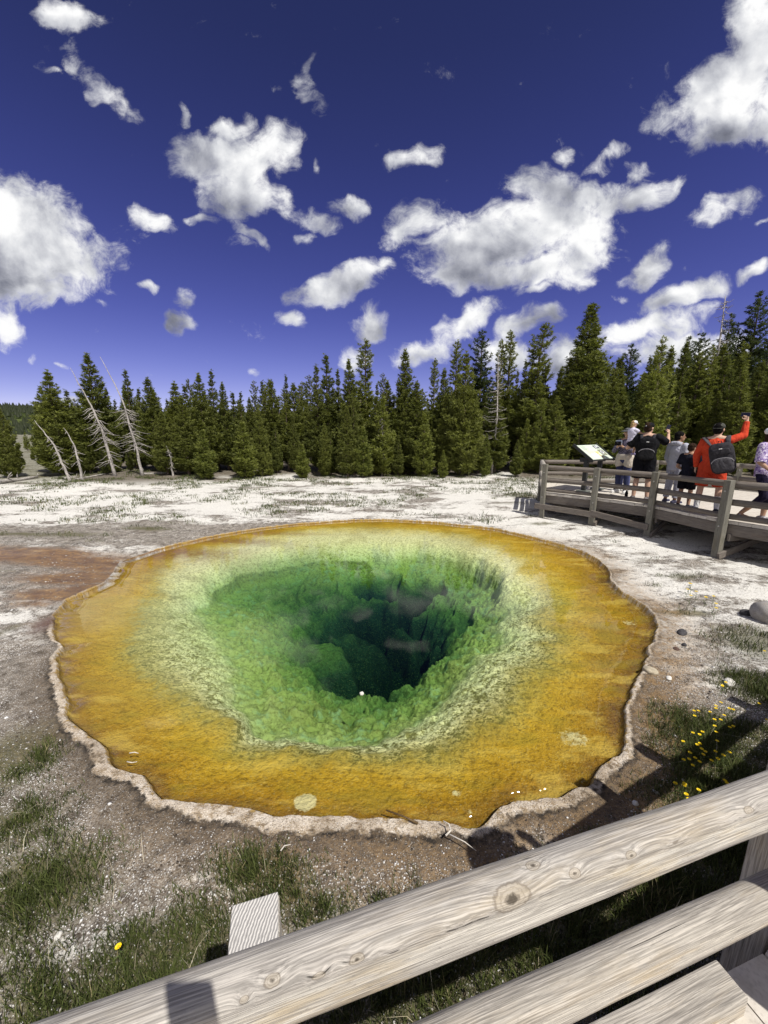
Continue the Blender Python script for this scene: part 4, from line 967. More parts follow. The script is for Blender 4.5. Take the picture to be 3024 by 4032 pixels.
timber('end_fascia_board', IN[11], OU[11], DECK-.165, .05, .20, RAILF, bw, bo)
for s in range(7, 11):                      # joists and footings in the dark under the deck
    mid0, mid1 = (IN[s]*.55+OU[s]*.45), (IN[s+1]*.55+OU[s+1]*.45)
    timber('joist', mid0, mid1, DECK-.16, .06, .18, RAILF, bw, bo)
    post(bw, bo, mid0, 0, -.15, DECK-.26, .14, .14, POSTW, False).name = 'footing'
# near railing
KN = [((2022,3537),.040),((2266,3435),.014),((2489,3367),.014),((2479,3452),.022),((2679,3334),.017),((2896,3273),.019),((2953,3191),.015),((1818,3666),.017),((1407,3772),.014),((1556,3769),.013),((1258,3845),.013),((1072,3849),.014),((960,3925),.008),((1026,3955),.008),((2100,3400),.016)]
rail0 = np.array([-4.2, .5226-.283*4.2]); rail1 = np.array([1.28, .5226+.283*1.28])
nr_ = empty('log_railing', (rail1[0], rail1[1], 0), 0, 'sunlit grey log railing crossing the foreground with big knots', 'railing')
no = Vector((rail1[0], rail1[1], 0))
def knots_for(p, q, z, rad):
    a = np.array([*p, z]); d = np.array([*q, z])-a; L = np.linalg.norm(d); d /= L; C = np.array([0, 0, CAM_H]); out = []
    y_ = np.cross([0, 0, 1], d); 
    for (pp, s) in KN:
        rr_ = ray(*pp); rr_ /= np.linalg.norm(rr_)
        n_ = np.cross(d, rr_); w0 = C-a
        M_ = np.array([[1, -d@rr_], [d@rr_, -1]]); u_, v_ = np.linalg.solve(M_, np.array([w0@d, w0@rr_]))
        # ray / cylinder
        rp = rr_-d*(rr_@d); wp = w0-d*(w0@d); A_ = rp@rp; B_ = 2*rp@wp; C_ = wp@wp-rad*rad; disc = max(B_*B_-4*A_*C_, 0); t = (-B_-math.sqrt(disc))/(2*A_)
        P_ = C+rr_*t-a; out.append(((float(P_@d), float(P_@y_), float(P_[2])), s*.62))
    return out
TOPW = wood('weathered_top_log', (.66, .63, .565), (.27, .25, .23), (.56, .44, .25), knots=knots_for(rail0, rail1, 1.44, .056), gs=1.3, top_grey=True)
timber('rail', rail0, rail1, 1.405, .108, .11, TOPW, nr_, no, z2=1.4445, round_=True)
e2 = np.array([1.125, .5226+.283*1.125])
timber('rail', rail0, e2, 1.050, .100, .11, GREY, nr_, no, z2=1.083, round_=True)
timber('rail', rail0, np.array([1.0, .5226+.283*1.0]), .755, .085, .085, GREY, nr_, no, z2=.775)
d0, n0 = nrm(rail0, rail1); a0 = math.atan2(d0[1], d0[0])
m, nt, b = new_mat('post_end_grain'); co = nt.n('ShaderNodeTexCoord').outputs['Object']
wv = nt.n('ShaderNodeTexWave', wave_type='RINGS', rings_direction='X'); nt.l(nt.vec('ADD', co, (0, .12, .30)), wv.inputs['Vector']); wv.inputs['Scale'].default_value = 52; wv.inputs['Distortion'].default_value = 2.4; wv.inputs['Detail'].default_value = 2; wv.inputs['Detail Scale'].default_value = 2.0
ns_ = nt.noise(co, 60, 3); c = nt.mix(nt.rng(wv.outputs[1], .35, .6), (.33, .32, .31), (.64, .62, .59)); c = nt.mix(nt.rng(ns_, .55, .7, 0, .5), c, (.30, .29, .28))
setp(b, nt, Base_Color=c, Roughness=.9); nt.l(nt.bump(wv.outputs[1], .5, .004), b.inputs['Normal'])
ENDG = m
def rail_pt(x): return np.array([x, .5226+.283*x])
for k, xx in enumerate((-2.25, -.222)):
    p = rail_pt(xx)+n0*.112
    po = post(nr_, no, p, a0, -.15, 1.405, .094, .095, GREY)
    bm = bmesh.new(); add_box(bm, (1.555+.002, 0, 0), (.006, .091, .090), bev=.002); bm_obj('end_grain', bm, ENDG, po)
post(nr_, no, rail_pt(1.31)+n0*.11, a0, -.15, 1.40, .10, .10, GREY)
# the same railing past the corner, right of the frame
for (p, q) in ((IN[1]+[.07,.02], IN[4]), (IN[4], IN[5]), (IN[5], IN[6]), (IN[6], IN[7])):
    for z in (1.43, 1.08, .82): timber('rail', p, q, z, .12, .12, GREY, nr_, no, round_=True)
dd, nn = nrm(IN[1], IN[4]); aa_ = math.atan2(dd[1], dd[0])
for p in (IN[2], IN[3], IN[4], IN[5], IN[6]): post(nr_, no, p+nn*.13, aa_, -.15, 1.475, .10, .12, GREY)
# far inner railing
fi = empty('log_railing', (IN[11][0], IN[11][1], 0), 0, 'log railing on the pool side of the far boardwalk in front of the people', 'railing'); fo = Vector((IN[11][0], IN[11][1], 0))
for s in range(7, 11):
    d, nn = nrm(IN[s], IN[s+1])
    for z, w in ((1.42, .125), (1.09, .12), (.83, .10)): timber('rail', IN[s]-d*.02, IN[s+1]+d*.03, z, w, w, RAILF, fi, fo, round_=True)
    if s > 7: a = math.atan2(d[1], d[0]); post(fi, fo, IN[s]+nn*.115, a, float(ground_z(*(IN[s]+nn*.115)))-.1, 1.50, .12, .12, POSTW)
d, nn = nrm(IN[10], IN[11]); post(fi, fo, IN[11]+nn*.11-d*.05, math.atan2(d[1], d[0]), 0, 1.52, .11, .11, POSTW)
def brace(p, q, z, z2, h=.14): timber('brace_board', p, q, z, .045, h, RAILF, fi, fo, z2=z2)
d, nn = nrm(IN[10], IN[11]); brace(IN[11]+nn*.19+d*.12, IN[10]+nn*.19-d*.1, .40, .36); 
d, nn = nrm(IN[9], IN[10]); brace(IN[10]+nn*.19, IN[9]+nn*.19-d*.02, .40, .28)
for s in (8, 9, 10):
    p = IN[s]; d, nn = nrm(IN[s], IN[s+1]); brace(p+nn*.2-d*.09, p-nn*.95-d*.09, .10, .42, .12); brace(p+nn*.05-d*.1, p-nn*.7-d*.1, DECK-.30, DECK-.30, .13)
brace(IN[11]-nn*0, (IN[11]*.6+OU[11]*.4), .35, .35); brace(IN[10]-nn*.1, (IN[11]*.6+OU[11]*.4), .30, .45)
# outer railing behind the people, and the short end
fu = empty('log_railing', (OU[9][0], OU[9][1], 0), 0, 'brown log railing along the far side of the boardwalk behind the people', 'railing'); uo = Vector((OU[9][0], OU[9][1], 0))
for s in range(6, 11):
    d, nn = nrm(OU[s], OU[s+1])
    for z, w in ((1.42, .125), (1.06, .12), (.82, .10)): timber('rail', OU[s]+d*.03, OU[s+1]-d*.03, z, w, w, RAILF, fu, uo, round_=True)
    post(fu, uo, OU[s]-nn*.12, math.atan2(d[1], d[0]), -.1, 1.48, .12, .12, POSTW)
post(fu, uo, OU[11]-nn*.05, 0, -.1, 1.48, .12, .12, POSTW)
fe = empty('log_railing', (IN[11][0], IN[11][1], 0), 0, 'short sunlit log railing closing the far end of the boardwalk by the sign', 'railing')
for z, w in ((1.42, .125), (1.08, .12), (.82, .10)): timber('rail', IN[11]+[.06, .15], OU[11]+[-.05, -.05], z, w, w, GREY, fe, fo, round_=True)
# ------------------------------------------------------------------ interpretive sign
M_DARK = plain('sign_dark_metal', (.035, .037, .036), .5, .2, 20)
sg = at(2318, 1905, DECK)
sgn = empty('information_sign', sg, 0, 'tilted information panel with a pool diagram on dark legs by the railing', 'sign')
BLc = at_y(2333, 1812, 10.05); ph_, tl_ = R(35), R(36); Lx, Ly = 1.12, .62
ux = Vector((math.cos(ph_), math.sin(ph_), 0)); uy = Vector((-math.sin(ph_)*math.cos(tl_), math.cos(ph_)*math.cos(tl_), math.sin(tl_))); uz = ux.cross(uy)
cen = Vector(BLc)+ux*Lx/2+uy*Ly/2
sgn.location = (cen.x, cen.y, DECK); sg = np.array([cen.x, cen.y, DECK])
PM = Matrix(((ux.x, uy.x, uz.x, cen[0]-sg[0]), (ux.y, uy.y, uz.y, cen[1]-sg[1]), (ux.z, uy.z, uz.z, cen[2]-sg[2]), (0, 0, 0, 1)))
bm = bmesh.new(); add_box(bm, (0, 0, -.02), (Lx+.02, Ly+.02, .03), bev=.004)
for sx_ in (-1, 1): add_box(bm, (sx_*(Lx/2+.02), 0, -.01), (.035, Ly+.09, .075), bev=.006)
fr0 = bm_obj('frame', bm, M_DARK, sgn); fr0.matrix_local = PM
bm = bmesh.new(); add_box(bm, (0, 0, .002), (Lx-.03, Ly-.02, .012)); pn = bm_obj('panel', bm, plain('sign_panel_pale_green', (.62, .70, .58), .5, .05, 10), sgn); pn.matrix_local = PM
def decal(name, poly, mat, z=.010):
    bm = bmesh.new(); f = bm.faces.new([bm.verts.new((x*Lx/2*.95, y*Ly/2*.95, z)) for x, y in poly]); ex = bmesh.ops.extrude_face_region(bm, geom=[f]); bmesh.ops.translate(bm, verts=[v for v in ex['geom'] if isinstance(v, bmesh.types.BMVert)], vec=(0, 0, .002)); bmesh.ops.recalc_face_normals(bm, faces=bm.faces[:]); return bm_obj(name, bm, mat, pn)
def rect(x0, y0, x1, y1): return [(x0, y0), (x1, y0), (x1, y1), (x0, y1)]
mp = plain('sign_photo_dark', (.09, .09, .10), .5, .8, 25); mw = plain('sign_photo_light', (.6, .62, .66), .5, .2, 25); my = plain('sign_yellow', (.72, .55, .22), .5, .1, 20); mb = plain('sign_pale_blue', (.62, .78, .82), .5, .05, 20); mt = plain('sign_text_grey', (.42, .47, .40), .6, .05, 20); mo = plain('sign_olive', (.25, .26, .18), .5, .3, 20); mgrn = plain('sign_yellow_green', (.72, .76, .52), .5, .05, 20)
decal('picture', rect(.42, .45, .92, .90), mp); decal('picture', rect(.50, .5, .62, .8), mw, .0125); decal('picture', rect(.68, .62, .86, .86), mw, .0125)
decal('picture', rect(.42, -.55, .92, .28), mo); decal('picture', [(.66+.13*math.cos(t), -.1+.24*math.sin(t)) for t in np.linspace(0, 6.0, 12)], mw, .0125); decal('picture', [(.66+.06*math.cos(t), -.1+.11*math.sin(t)) for t in np.linspace(0, 6.0, 10)], mp, .0145)
decal('diagram', [(-.02,.02),(.35,.05),(.30,-.15),(.16,-.25),(.22,-.6),(.30,-.85),(.20,-.85),(.08,-.55),(.02,-.2)], my); decal('diagram', [(-.6,-.28),(-.05,-.1),(.05,-.45),(-.2,-.8),(-.45,-.85),(-.62,-.6)], mb); decal('diagram', [(-.66,.2),(-.1,.15),(-.08,-.05),(-.6,-.2)], mgrn)
for k in range(7): decal('text_line', rect(-.82, .82-k*.09, -.35+.12*math.sin(k*2.1), .845-k*.09), mt)
ux2 = np.array([ux.x, ux.y, 0]); RZ = Matrix.Rotation(ph_, 3, 'Z'); mb_ = plain('sign_base_grey', (.13, .14, .13), .6, .2, 20)
for s in (-1, 1):
    b_ = Vector(ux2*s*Lx*.33); bm = bmesh.new(); add_box(bm, (b_.x, b_.y, .43), (.085, .11, .86), RZ, .008)
    a_ = PM @ Vector((s*Lx*.33, 0, -.07)); add_box(bm, ((b_.x+a_.x)/2, (b_.y+a_.y)/2, .86), (.08, .30, .12), RZ, .01); lg = bm_obj('leg', bm, M_DARK, sgn)
    bm = bmesh.new(); add_box(bm, (b_.x, b_.y, .022), (.26, .28, .04), RZ, .008); bm_obj('base_plate', bm, mb_, lg)
# ------------------------------------------------------------------ grass, gravel, flowers, stones
def grass_mat(name, c1, c2, c3):
    m, nt, b = new_mat(name); v = nt.attr('tv'); c = nt.ramp(v, [(0, c1), (.55, c2), (.8, c2), (1, c3)]); setp(b, nt, Base_Color=c, Roughness=.6); b.inputs['Specular IOR Level'].default_value = .25; return m
M_GRASS = grass_mat('meadow_grass', (.032, .044, .012), (.088, .108, .03), (.29, .25, .135))
def blades(name, x, y, z, h, w, g, lean=.5, green=None):
    N = len(x); a = g.uniform(0, 6.283, N); la = g.uniform(0, 6.283, N); ll = h*g.uniform(.1, lean, N)
    s = np.stack([np.cos(a)*w, np.sin(a)*w, 0*a], -1)*.5; L = np.stack([np.cos(la)*ll, np.sin(la)*ll, 0*a], -1)
    b = np.stack([x, y, z-.01], -1); up = np.stack([0*h, 0*h, h], -1)
    m1 = b+up*.55+L*.35; V = np.stack([b-s, b+s, m1+s*.75, m1-s*.75, b+up*np.sqrt(np.clip(1-(ll/h)**2*.5, .2, 1))[:, None]+L], 1).reshape(-1, 3)
    k = np.arange(N)*5
    me = mesh_np(name, V, [np.stack([k, k+1, k+2, k+3], -1), np.stack([k+3, k+2, k+4], -1)])
    tv = g.uniform(0, 1, N) if green is None else np.clip(green+g.normal(0, .16, N), 0, 1)
    attr(me, 'tv', np.repeat(tv, 5)); return me
g = np.random.default_rng(21)
def scatter(n, x0, x1, y0, y1, prob, per, spread, h0, h1, w, lean=.55):
    x = g.uniform(x0, x1, n); y = g.uniform(y0, y1, n); m = prob(x, y); k = g.uniform(0, 1, n) < m
    x, y, m = x[k], y[k], m[k]; n = len(x); cnt = g.integers(per[0], per[1], n)
    i = np.repeat(np.arange(n), cnt); hs_ = g.uniform(h0, h1, n)*(.5+.6*m); gg = np.clip(g.normal(.42, .22, n), 0, 1)
    bx_, by_ = x[i]+g.normal(0, spread, len(i)), y[i]+g.normal(0, spread, len(i))
    ok = sdist(bx_, by_) > .10
    i = i[ok]; bx_, by_ = bx_[ok], by_[ok]
    return bx_, by_, ground_z(bx_, by_), hs_[i]*g.uniform(.55, 1.15, len(i)), w*g.uniform(.7, 1.4, len(i)), gg[i]
def pr(x, y):
    m = grass_mask(x, y); return np.clip(m*1.15-.18, 0, 1)*sstep(.33, .58, fbm(x*2.6, y*2.6, 3, 101)+m*.28)*(sdist(x, y) > .16)
parts = [scatter(30000, -2.6, 4.2, .55, 3.4, pr, (8, 18), .026, .05, .125, .0040),
         scatter(5200, 1.5, 7.5, 3.0, 9.0, pr, (8, 18), .04, .05, .15, .006),
         scatter(5500, -16, -3, 6.5, 13, pr, (6, 14), .05, .05, .15, .008),
         scatter(26000, -16, 12, 9.5, 21, lambda x, y: np.clip(.34+pr(x, y)*.8, 0, 1)*sstep(.43, .58, fbm(x*.9, y*.9, 3, 102))*(sdist(x, y) > .3), (6, 13), .08, .06, .20, .014)]
ar = [np.concatenate(q) for q in zip(*parts)]
print('grass blades', len(ar[0]))
me = blades('meadow_grass', *ar[:5], g, .8, ar[5])
tag(obj('meadow_grass', me, M_GRASS), 'green and straw coloured grass growing in tufts round the pool and under the railing', 'grass', kind='stuff')
# dry stalks bending over the near bank
st = scatter(420, -2.4, 4.0, .7, 3.4, lambda x, y: .25+pr(x, y), (1, 3), .03, .10, .24, .0022)
me = blades('dry_stalks', *st[:5], g, 1.2, np.ones(len(st[0])))
tag(obj('dry_stalks', me, grass_mat('dry_straw', (.36, .30, .19), (.50, .44, .30), (.62, .56, .42))), 'thin dry straw stalks standing among the near grass', 'dry grass', kind='stuff')
# white sinter chips lying on the near soil
def chips(name, n, box, s0, s1, prob, mat, lab):
    x = g.uniform(box[0], box[1], n); y = g.uniform(box[2], box[3], n); k = (sdist(x, y) > .12) & (g.uniform(0, 1, n) < prob(x, y)); x, y = x[k], y[k]; n = len(x)
    s = g.uniform(0, 1, n)**2.2*(s1-s0)+s0
    base = np.array([[1,0,0],[.3,.9,0],[-.8,.5,0],[-.7,-.7,0],[.4,-.9,0],[0,0,.55],[0,0,-.4]])
    V = (base[None]*g.uniform(.55, 1.2, (n, 7, 1))+g.normal(0, .12, (n, 7, 3)))*s[:, None, None]*np.array([1, 1, .6])
    a = g.uniform(0, 6.28, n); ca, sa = np.cos(a)[:, None], np.sin(a)[:, None]
    V = np.stack([V[..., 0]*ca-V[..., 1]*sa, V[..., 0]*sa+V[..., 1]*ca, V[..., 2]], -1)+np.stack([x, y, ground_z(x, y)+s*.15], -1)[:, None]
    o_ = np.arange(n)[:, None]*7; kk = np.arange(5)[None]
    T_ = np.concatenate([np.stack([o_+kk, o_+(kk+1) % 5, o_+5+0*kk], -1).reshape(-1, 3), np.stack([o_+(kk+1) % 5, o_+kk, o_+6+0*kk], -1).reshape(-1, 3)])
    me = mesh_np(name, V.reshape(-1, 3), [T_]); attr(me, 'tv', np.repeat(g.uniform(0, 1, n), 7))
    tag(obj(name, me, mat), lab, 'gravel', kind='stuff'); print(name, n)
m, nt, b = new_mat('sinter_chip'); v = nt.attr('tv'); setp(b, nt, Base_Color=nt.ramp(v, [(0, (.18, .155, .13)), (.35, (.36, .33, .29)), (.7, (.58, .56, .53)), (.93, (.74, .73, .71)), (1, (.84, .84, .83))]), Roughness=.85)
cp_ = lambda x, y: np.clip(.40+1.1*sstep(.40, .62, fbm(x*1.7, y*1.7, 3, 111))-.5*np.clip(grass_mask(x, y), 0, 1)*sstep(.5, .6, fbm(x*2.6, y*2.6, 3, 101)), .04, 1)*sstep(.05, .5, sdist(x, y))
chips('sinter_gravel', 110000, (-3.0, 4.4, .7, 4.6), .0022, .0085, cp_, m, 'white sinter chips scattered over the brown soil of the near bank')
chips('coarse_gravel', 16000, (-6.5, 8.5, 2.0, 11), .006, .022, lambda x, y: cp_(x, y)*.8, m, 'white and grey sinter gravel farther round the pool')
m2, nt, b = new_mat('dark_grit'); v = nt.attr('tv'); setp(b, nt, Base_Color=nt.ramp(v, [(0, (.05, .04, .03)), (1, (.20, .15, .10))]), Roughness=.95)
chips('dark_grit', 26000, (-3.0, 4.4, .7, 4.6), .003, .010, lambda x, y: .25+.75*sstep(.9, .1, sdist(x, y)), m2, 'dark brown grit scattered beside the crust on the near bank')
# ------------------------------------------------------------------ flowers
M_STEM = plain('flower_stem', (.09, .13, .035), .7, .2, 30); M_PETAL = plain('yellow_petal', (.86, .66, .015), .6, .08, 40); M_EYE = plain('flower_centre', (.62, .38, .02), .8, .2, 200)
def flower_meshes():
    bm = bmesh.new(); tube(bm, [(0, 0, 0), (.006, .002, .05), (0, 0, .11)], [.0018, .0016, .0014], 5)
    for k in range(4):
        a = k*1.7; z = .02+.02*k; add = [(0, 0, z), (.018*math.cos(a), .018*math.sin(a), z+.014), (.036*math.cos(a), .036*math.sin(a), z+.012)]; tube(bm, add, [.001, .003, .0006], 4)
    s = bpy.data.meshes.new('stem'); bm.to_mesh(s); bm.free()
    bm = bmesh.new()
    for k in range(12):
        a = k*math.pi/6; c, d = math.cos(a), math.sin(a)
        q = [bm.verts.new((c*r_-d*w, d*r_+c*w, z)) for r_, w, z in ((.003,-.002,.11),(.014,-.0042,.1145),(.019,-.002,.113),(.019,.002,.113),(.014,.0042,.1145),(.003,.002,.11))]; bm.faces.new(q)
    h = bpy.data.meshes.new('petals'); bm.to_mesh(h); bm.free()
    bm = bmesh.new(); bmesh.ops.create_uvsphere(bm, u_segments=8, v_segments=6, radius=.006, matrix=Matrix.Translation((0, 0, .112)) @ Matrix.Diagonal((1, 1, .6, 1)))
    e = bpy.data.meshes.new('flower_centre'); bm.to_mesh(e); bm.free()
    s.materials.append(M_STEM); h.materials.append(M_PETAL); e.materials.append(M_EYE); return s, h, e
FS, FH, FE = flower_meshes()
F1 = [(645,1490),(705,1490),(745,1480),(650,1245),(690,1250),(660,1300),(865,1180),(895,1215),(925,1150),(840,1265),(850,1330),(890,1410),(885,1340),(940,1340),(970,1295),(1025,1205),(1085,1225),(1040,1420),(1075,1400),(865,1470),(890,1565),(555,1585),(650,1590),(685,1580),(730,1645),(730,1715),(600,1690),(570,1755),(540,1775),(660,1760),(690,1785),(600,1820),(790,1695),(870,1680),(1010,1690),(820,1780),(900,1745),(960,1720)]
F2 = [(470,2035),(520,2025),(560,2050),(690,2110),(580,2150),(775,2140),(560,2190),(680,2190),(980,2010),(1010,2040),(1030,2060)]
F3 = [(960,965),(940,960),(990,920),(1330,1155),(1420,590),(1420,1335)]
F4 = [(640,395),(655,400),(610,440),(690,460),(640,490),(760,500),(820,495),(830,550),(840,590)]
zz5 = lambda p: (2500+p[0]/2.765, 2350+p[1]/2.765); zz6 = lambda p: (2400+p[0]/2.011, 2100+p[1]/2.011)
fr2 = random.Random(8)
def flower(px, py, lab, grp, sc=1.0):
    s = sc*fr2.uniform(.85, 1.25); p = at(px, py, .06+.11*s); gz = float(ground_z(p[0], p[1])); s = (p[2]-gz)/.112 if p[2]-gz > .05 else s
    o = empty('yellow_flower', (p[0], p[1], gz), fr2.uniform(0, 6.28), lab, 'flower', grp); o.scale = (sc, sc, s); o.rotation_euler = (fr2.uniform(-.12, .12), fr2.uniform(-.12, .12), fr2.uniform(0, 6.28))
    obj('stem', FS, None, o); h = obj('flower_head', FH, None, o); obj('flower_centre', FE, None, h)
for p in F1: flower(*zz5(p), 'small yellow daisy in the large flower patch right of the pool', 'flowers in the large patch', .62)
for p in F2: flower(*zz5(p), 'small yellow daisy low by the foreground rail at right', 'flowers by the foreground rail', .65)
for p in F3: flower(*zz5(p), 'lone yellow daisy scattered near the right edge of the photo', 'scattered flowers at right', .65)
for p in F4: flower(*zz6(p), 'yellow daisy on the white ground below the far boardwalk posts', 'flowers below the far boardwalk', 1.0)
flower(465, 3735, 'single yellow flower alone in the grass at lower left', None, .7)
# ------------------------------------------------------------------ stones, log, sticks
def stone(label, px, py, sx_, sy_, sz_, mat, seed, cat='stone'):
    r = random.Random(seed); bm = bmesh.new(); bmesh.ops.create_icosphere(bm, subdivisions=3, radius=1)
    for v in bm.verts:
        n = v.co.normalized(); k = .72+.5*float(fbm(np.array(n.x*1.6+seed), np.array(n.y*1.6+n.z*1.3), 3, seed)); v.co = Vector((n.x*sx_*k, n.y*sy_*k, n.z*sz_*k))
    p = at(px, py, .06); p[2] = float(ground_z(p[0], p[1]))+sz_*.3
    tag(bm_obj('stone', bm, mat, None, p, (0, 0, r.uniform(0, 3)), True), label, cat)
MS_D = plain('dark_stone', (.06, .058, .062), .85, .4, 30, bump=.5); MS_W = plain('white_stone', (.66, .64, .60), .9, .2, 30, bump=.5); MS_T = plain('tan_stone', (.42, .37, .28), .9, .3, 30, bump=.5)
stone('dark flat stone on the white ground right of the pool', 2687, 2478, .085, .045, .035, MS_D, 3)
stone('small dark pebble below the flat dark stone', 2697, 2527, .03, .022, .02, MS_D, 4)
stone('brown pebble on the orange soil by the pool rim', 2664, 2540, .03, .03, .022, plain('brown_stone', (.12, .075, .06), .9, .3, 30), 5)
stone('pale stone resting on the outer edge of the pool crust at right', 2561, 2627, .07, .05, .035, MS_T, 6)
stone('thin white chip beside the orange soil right of the pool', 2637, 2650, .04, .025, .012, MS_W, 7)
stone('white flat stone beside the yellow flowers at right', 2875, 2676, .075, .04, .025, MS_W, 8)
stone('round white pebble in the railing shadow near the pool', 2505, 3143, .018, .018, .016, MS_W, 9)
stone('white pebble in the grass at lower left', 223, 3658, .02, .015, .013, MS_W, 10)
stone('dark stone at the end of the grey log at right', 2934, 2414, .055, .06, .05, MS_D, 11)
lp = at(2992, 2440, .08); bm = bmesh.new(); dl = Vector((.94, .16, -.02)).normalized()
tube(bm, [(0, 0, .03), dl*.5+Vector((0, 0, .03)), dl*1.3, dl*2.2], [.135, .14, .135, .12], 18)
lo = bm_obj('cut_log', bm, wood('old_log', (.50, .47, .44), (.24, .23, .225), (.40, .35, .27)), None, (lp[0], lp[1], float(ground_z(lp[0], lp[1]))+.08), (0, 0, 0), True)
tag(lo, 'weathered grey log end poking in at the right edge among grass', 'log')
def stick(label, pts, z, r0, mat=None):
    P = [Vector(at(px, py, z)) for px, py in pts]; c = P[0].copy(); bm = bmesh.new(); tube(bm, [p-c for p in P], list(np.linspace(r0, r0*.5, len(P))), 6)
    tag(bm_obj('twig', bm, mat or M_DEAD, None, c, smooth=True), label, 'twig')
stick('thin brown stick lying half in the water at the near rim', [(1645,3242),(1590,3215),(1520,3190)], .03, .008, plain('wet_stick', (.11, .07, .03), .6, .3, 40))
stick('curled white twig lying on the crust at the near rim', [(1755,3290),(1775,3270),(1768,3245),(1745,3232)], .07, .006, plain('white_twig', (.6, .56, .5), .8, .2, 40))
stick('straight white twig crossing the near crust by the shadow', [(1770,3285),(1830,3315),(1875,3350)], .075, .004, plain('white_twig', (.6, .56, .5), .8, .2, 40))
stick('bent white straw on the brown bank at the near rim', [(1105,3350),(1120,3330),(1145,3325)], .09, .004, plain('white_twig', (.6, .56, .5), .8, .2, 40))
stick('small floating twigs in the orange water at lower left', [(510,2965),(530,2962),(545,2966)], .002, .0045, plain('white_twig', (.6, .56, .5), .8, .2, 40))
stick('pale feather-like twig floating near the lower left rim', [(500,2999),(520,3003),(540,2999)], .002, .004, plain('white_twig', (.6, .56, .5), .8, .2, 40))
stone('tiny white pebble sunk over the dark vent of the pool', 1424, 2702, .022, .02, .014, MS_W, 12)
bpy.data.objects[-1] if False else None
# ------------------------------------------------------------------ people
def skin_surface(name, caps, ells, voxel, mat, parent, smooth_it=6):
    """tapered capsules and ellipsoids fused into one continuous surface (local coordinates of the person)"""
    bm = bmesh.new()
    for cc_ in caps:
        p, q, r0, r1 = cc_[:4]; flat_ = len(cc_) > 4; p, q = Vector(p), Vector(q); d = q-p; L = max(d.length, 1e-5); t = d.normalized()
        up = Vector((0, 0, 1)) if abs(t.z) < .9 else Vector((0, 1, 0)); s = t.cross(up).normalized(); u = s.cross(t); rows = []; n = 14
        prof = [(-r0*math.cos(a), r0*math.sin(a)) for a in np.linspace(.001, math.pi/2, 5)]+([(L+r1*math.sin(a), r1*math.cos(a)) for a in np.linspace(0, math.pi/2-.001, 5)] if not flat_ else [(L, r1), (L, r1*.02)])
        for (x, rr_) in prof: rows.append([bm.verts.new(p+t*x+(s*math.cos(k*2*math.pi/n)+u*math.sin(k*2*math.pi/n))*rr_) for k in range(n)])
        for i in range(len(rows)-1):
            for k in range(n): bm.faces.new((rows[i][k], rows[i][(k+1) % n], rows[i+1][(k+1) % n], rows[i+1][k]))
        bm.faces.new(list(reversed(rows[0]))); bm.faces.new(rows[-1])
    for e in ells:
        c, rad = e[0], e[1]; M = Matrix.Translation(Vector(c)) @ (e[2].to_4x4() if len(e) > 2 else Matrix.Identity(4)) @ Matrix.Diagonal((*rad, 1))
        bmesh.ops.create_uvsphere(bm, u_segments=20, v_segments=14, radius=1, matrix=M)
    bmesh.ops.recalc_face_normals(bm, faces=bm.faces[:])
    me0 = bpy.data.meshes.new(name+'_tmp'); bm.to_mesh(me0); bm.free()
    o = bpy.data.objects.new(name+'_tmp', me0); COL.objects.link(o)
    m = o.modifiers.new('r', 'REMESH'); m.mode = 'VOXEL'; m.voxel_size = voxel
    m = o.modifiers.new('s', 'SMOOTH'); m.factor = .5; m.iterations = smooth_it
    dg = bpy.context.evaluated_depsgraph_get(); me = bpy.data.meshes.new_from_object(o.evaluated_get(dg)); me.name = name
    bpy.data.objects.remove(o); bpy.data.meshes.remove(me0)
    me.materials.clear()
    for p in me.polygons: p.use_smooth = True
    return obj(name, me, mat, parent)
def lerp(a, b, t): return tuple(a[i]+(b[i]-a[i])*t for i in range(3))
def hand(p, d, up, side, size=1.0, curl=.5):
    """palm, five fingers of different length and a thumb from the palm's side; d = pointing direction, up = back of the hand"""
    p, d, up = Vector(p), Vector(d).normalized(), Vector(up); w = d.cross(up).normalized()*side; up = w.cross(d)*side; c = []
    pc = p+d*.045*size; c.append((p, p+d*.075*size, .024*size, .03*size))
    for s in (-1, 1): c.append((p+w*s*.012*size+d*.02*size, p+w*s*.026*size+d*.08*size, .018*size, .015*size))
    for k, (off, L) in enumerate(((-.030, .062), (-.011, .076), (.009, .082), (.029, .070))):
        b = p+d*.085*size+w*(-off)*size; q = b+(d*math.cos(curl*.6)-up*math.sin(curl*.6))*L*.5*size; e = q+(d*math.cos(curl*1.8)-up*math.sin(curl*1.8))*L*.5*size
        c += [(b, q, .0095*size, .009*size), (q, e, .009*size, .0075*size)]
    b = p+d*.03*size+w*.03*size; q = b+(d*.55+w*.75-up*.2).normalized()*.035*size; e = q+(d*.85+w*.15-up*.4).normalized()*.03*size
    c += [(b, q, .012*size, .0105*size), (q, e, .0105*size, .0085*size)]
    return c
SK_L = plain('light_skin', (.56, .36, .26), .6, .08, 20, spec=.3); SK_T = plain('tan_skin', (.42, .255, .17), .6, .08, 20); SK_B = plain('brown_skin', (.27, .155, .095), .6, .08, 20)
M_EYEB = plain('dark_eye', (.02, .015, .012), .3, .1, 20)
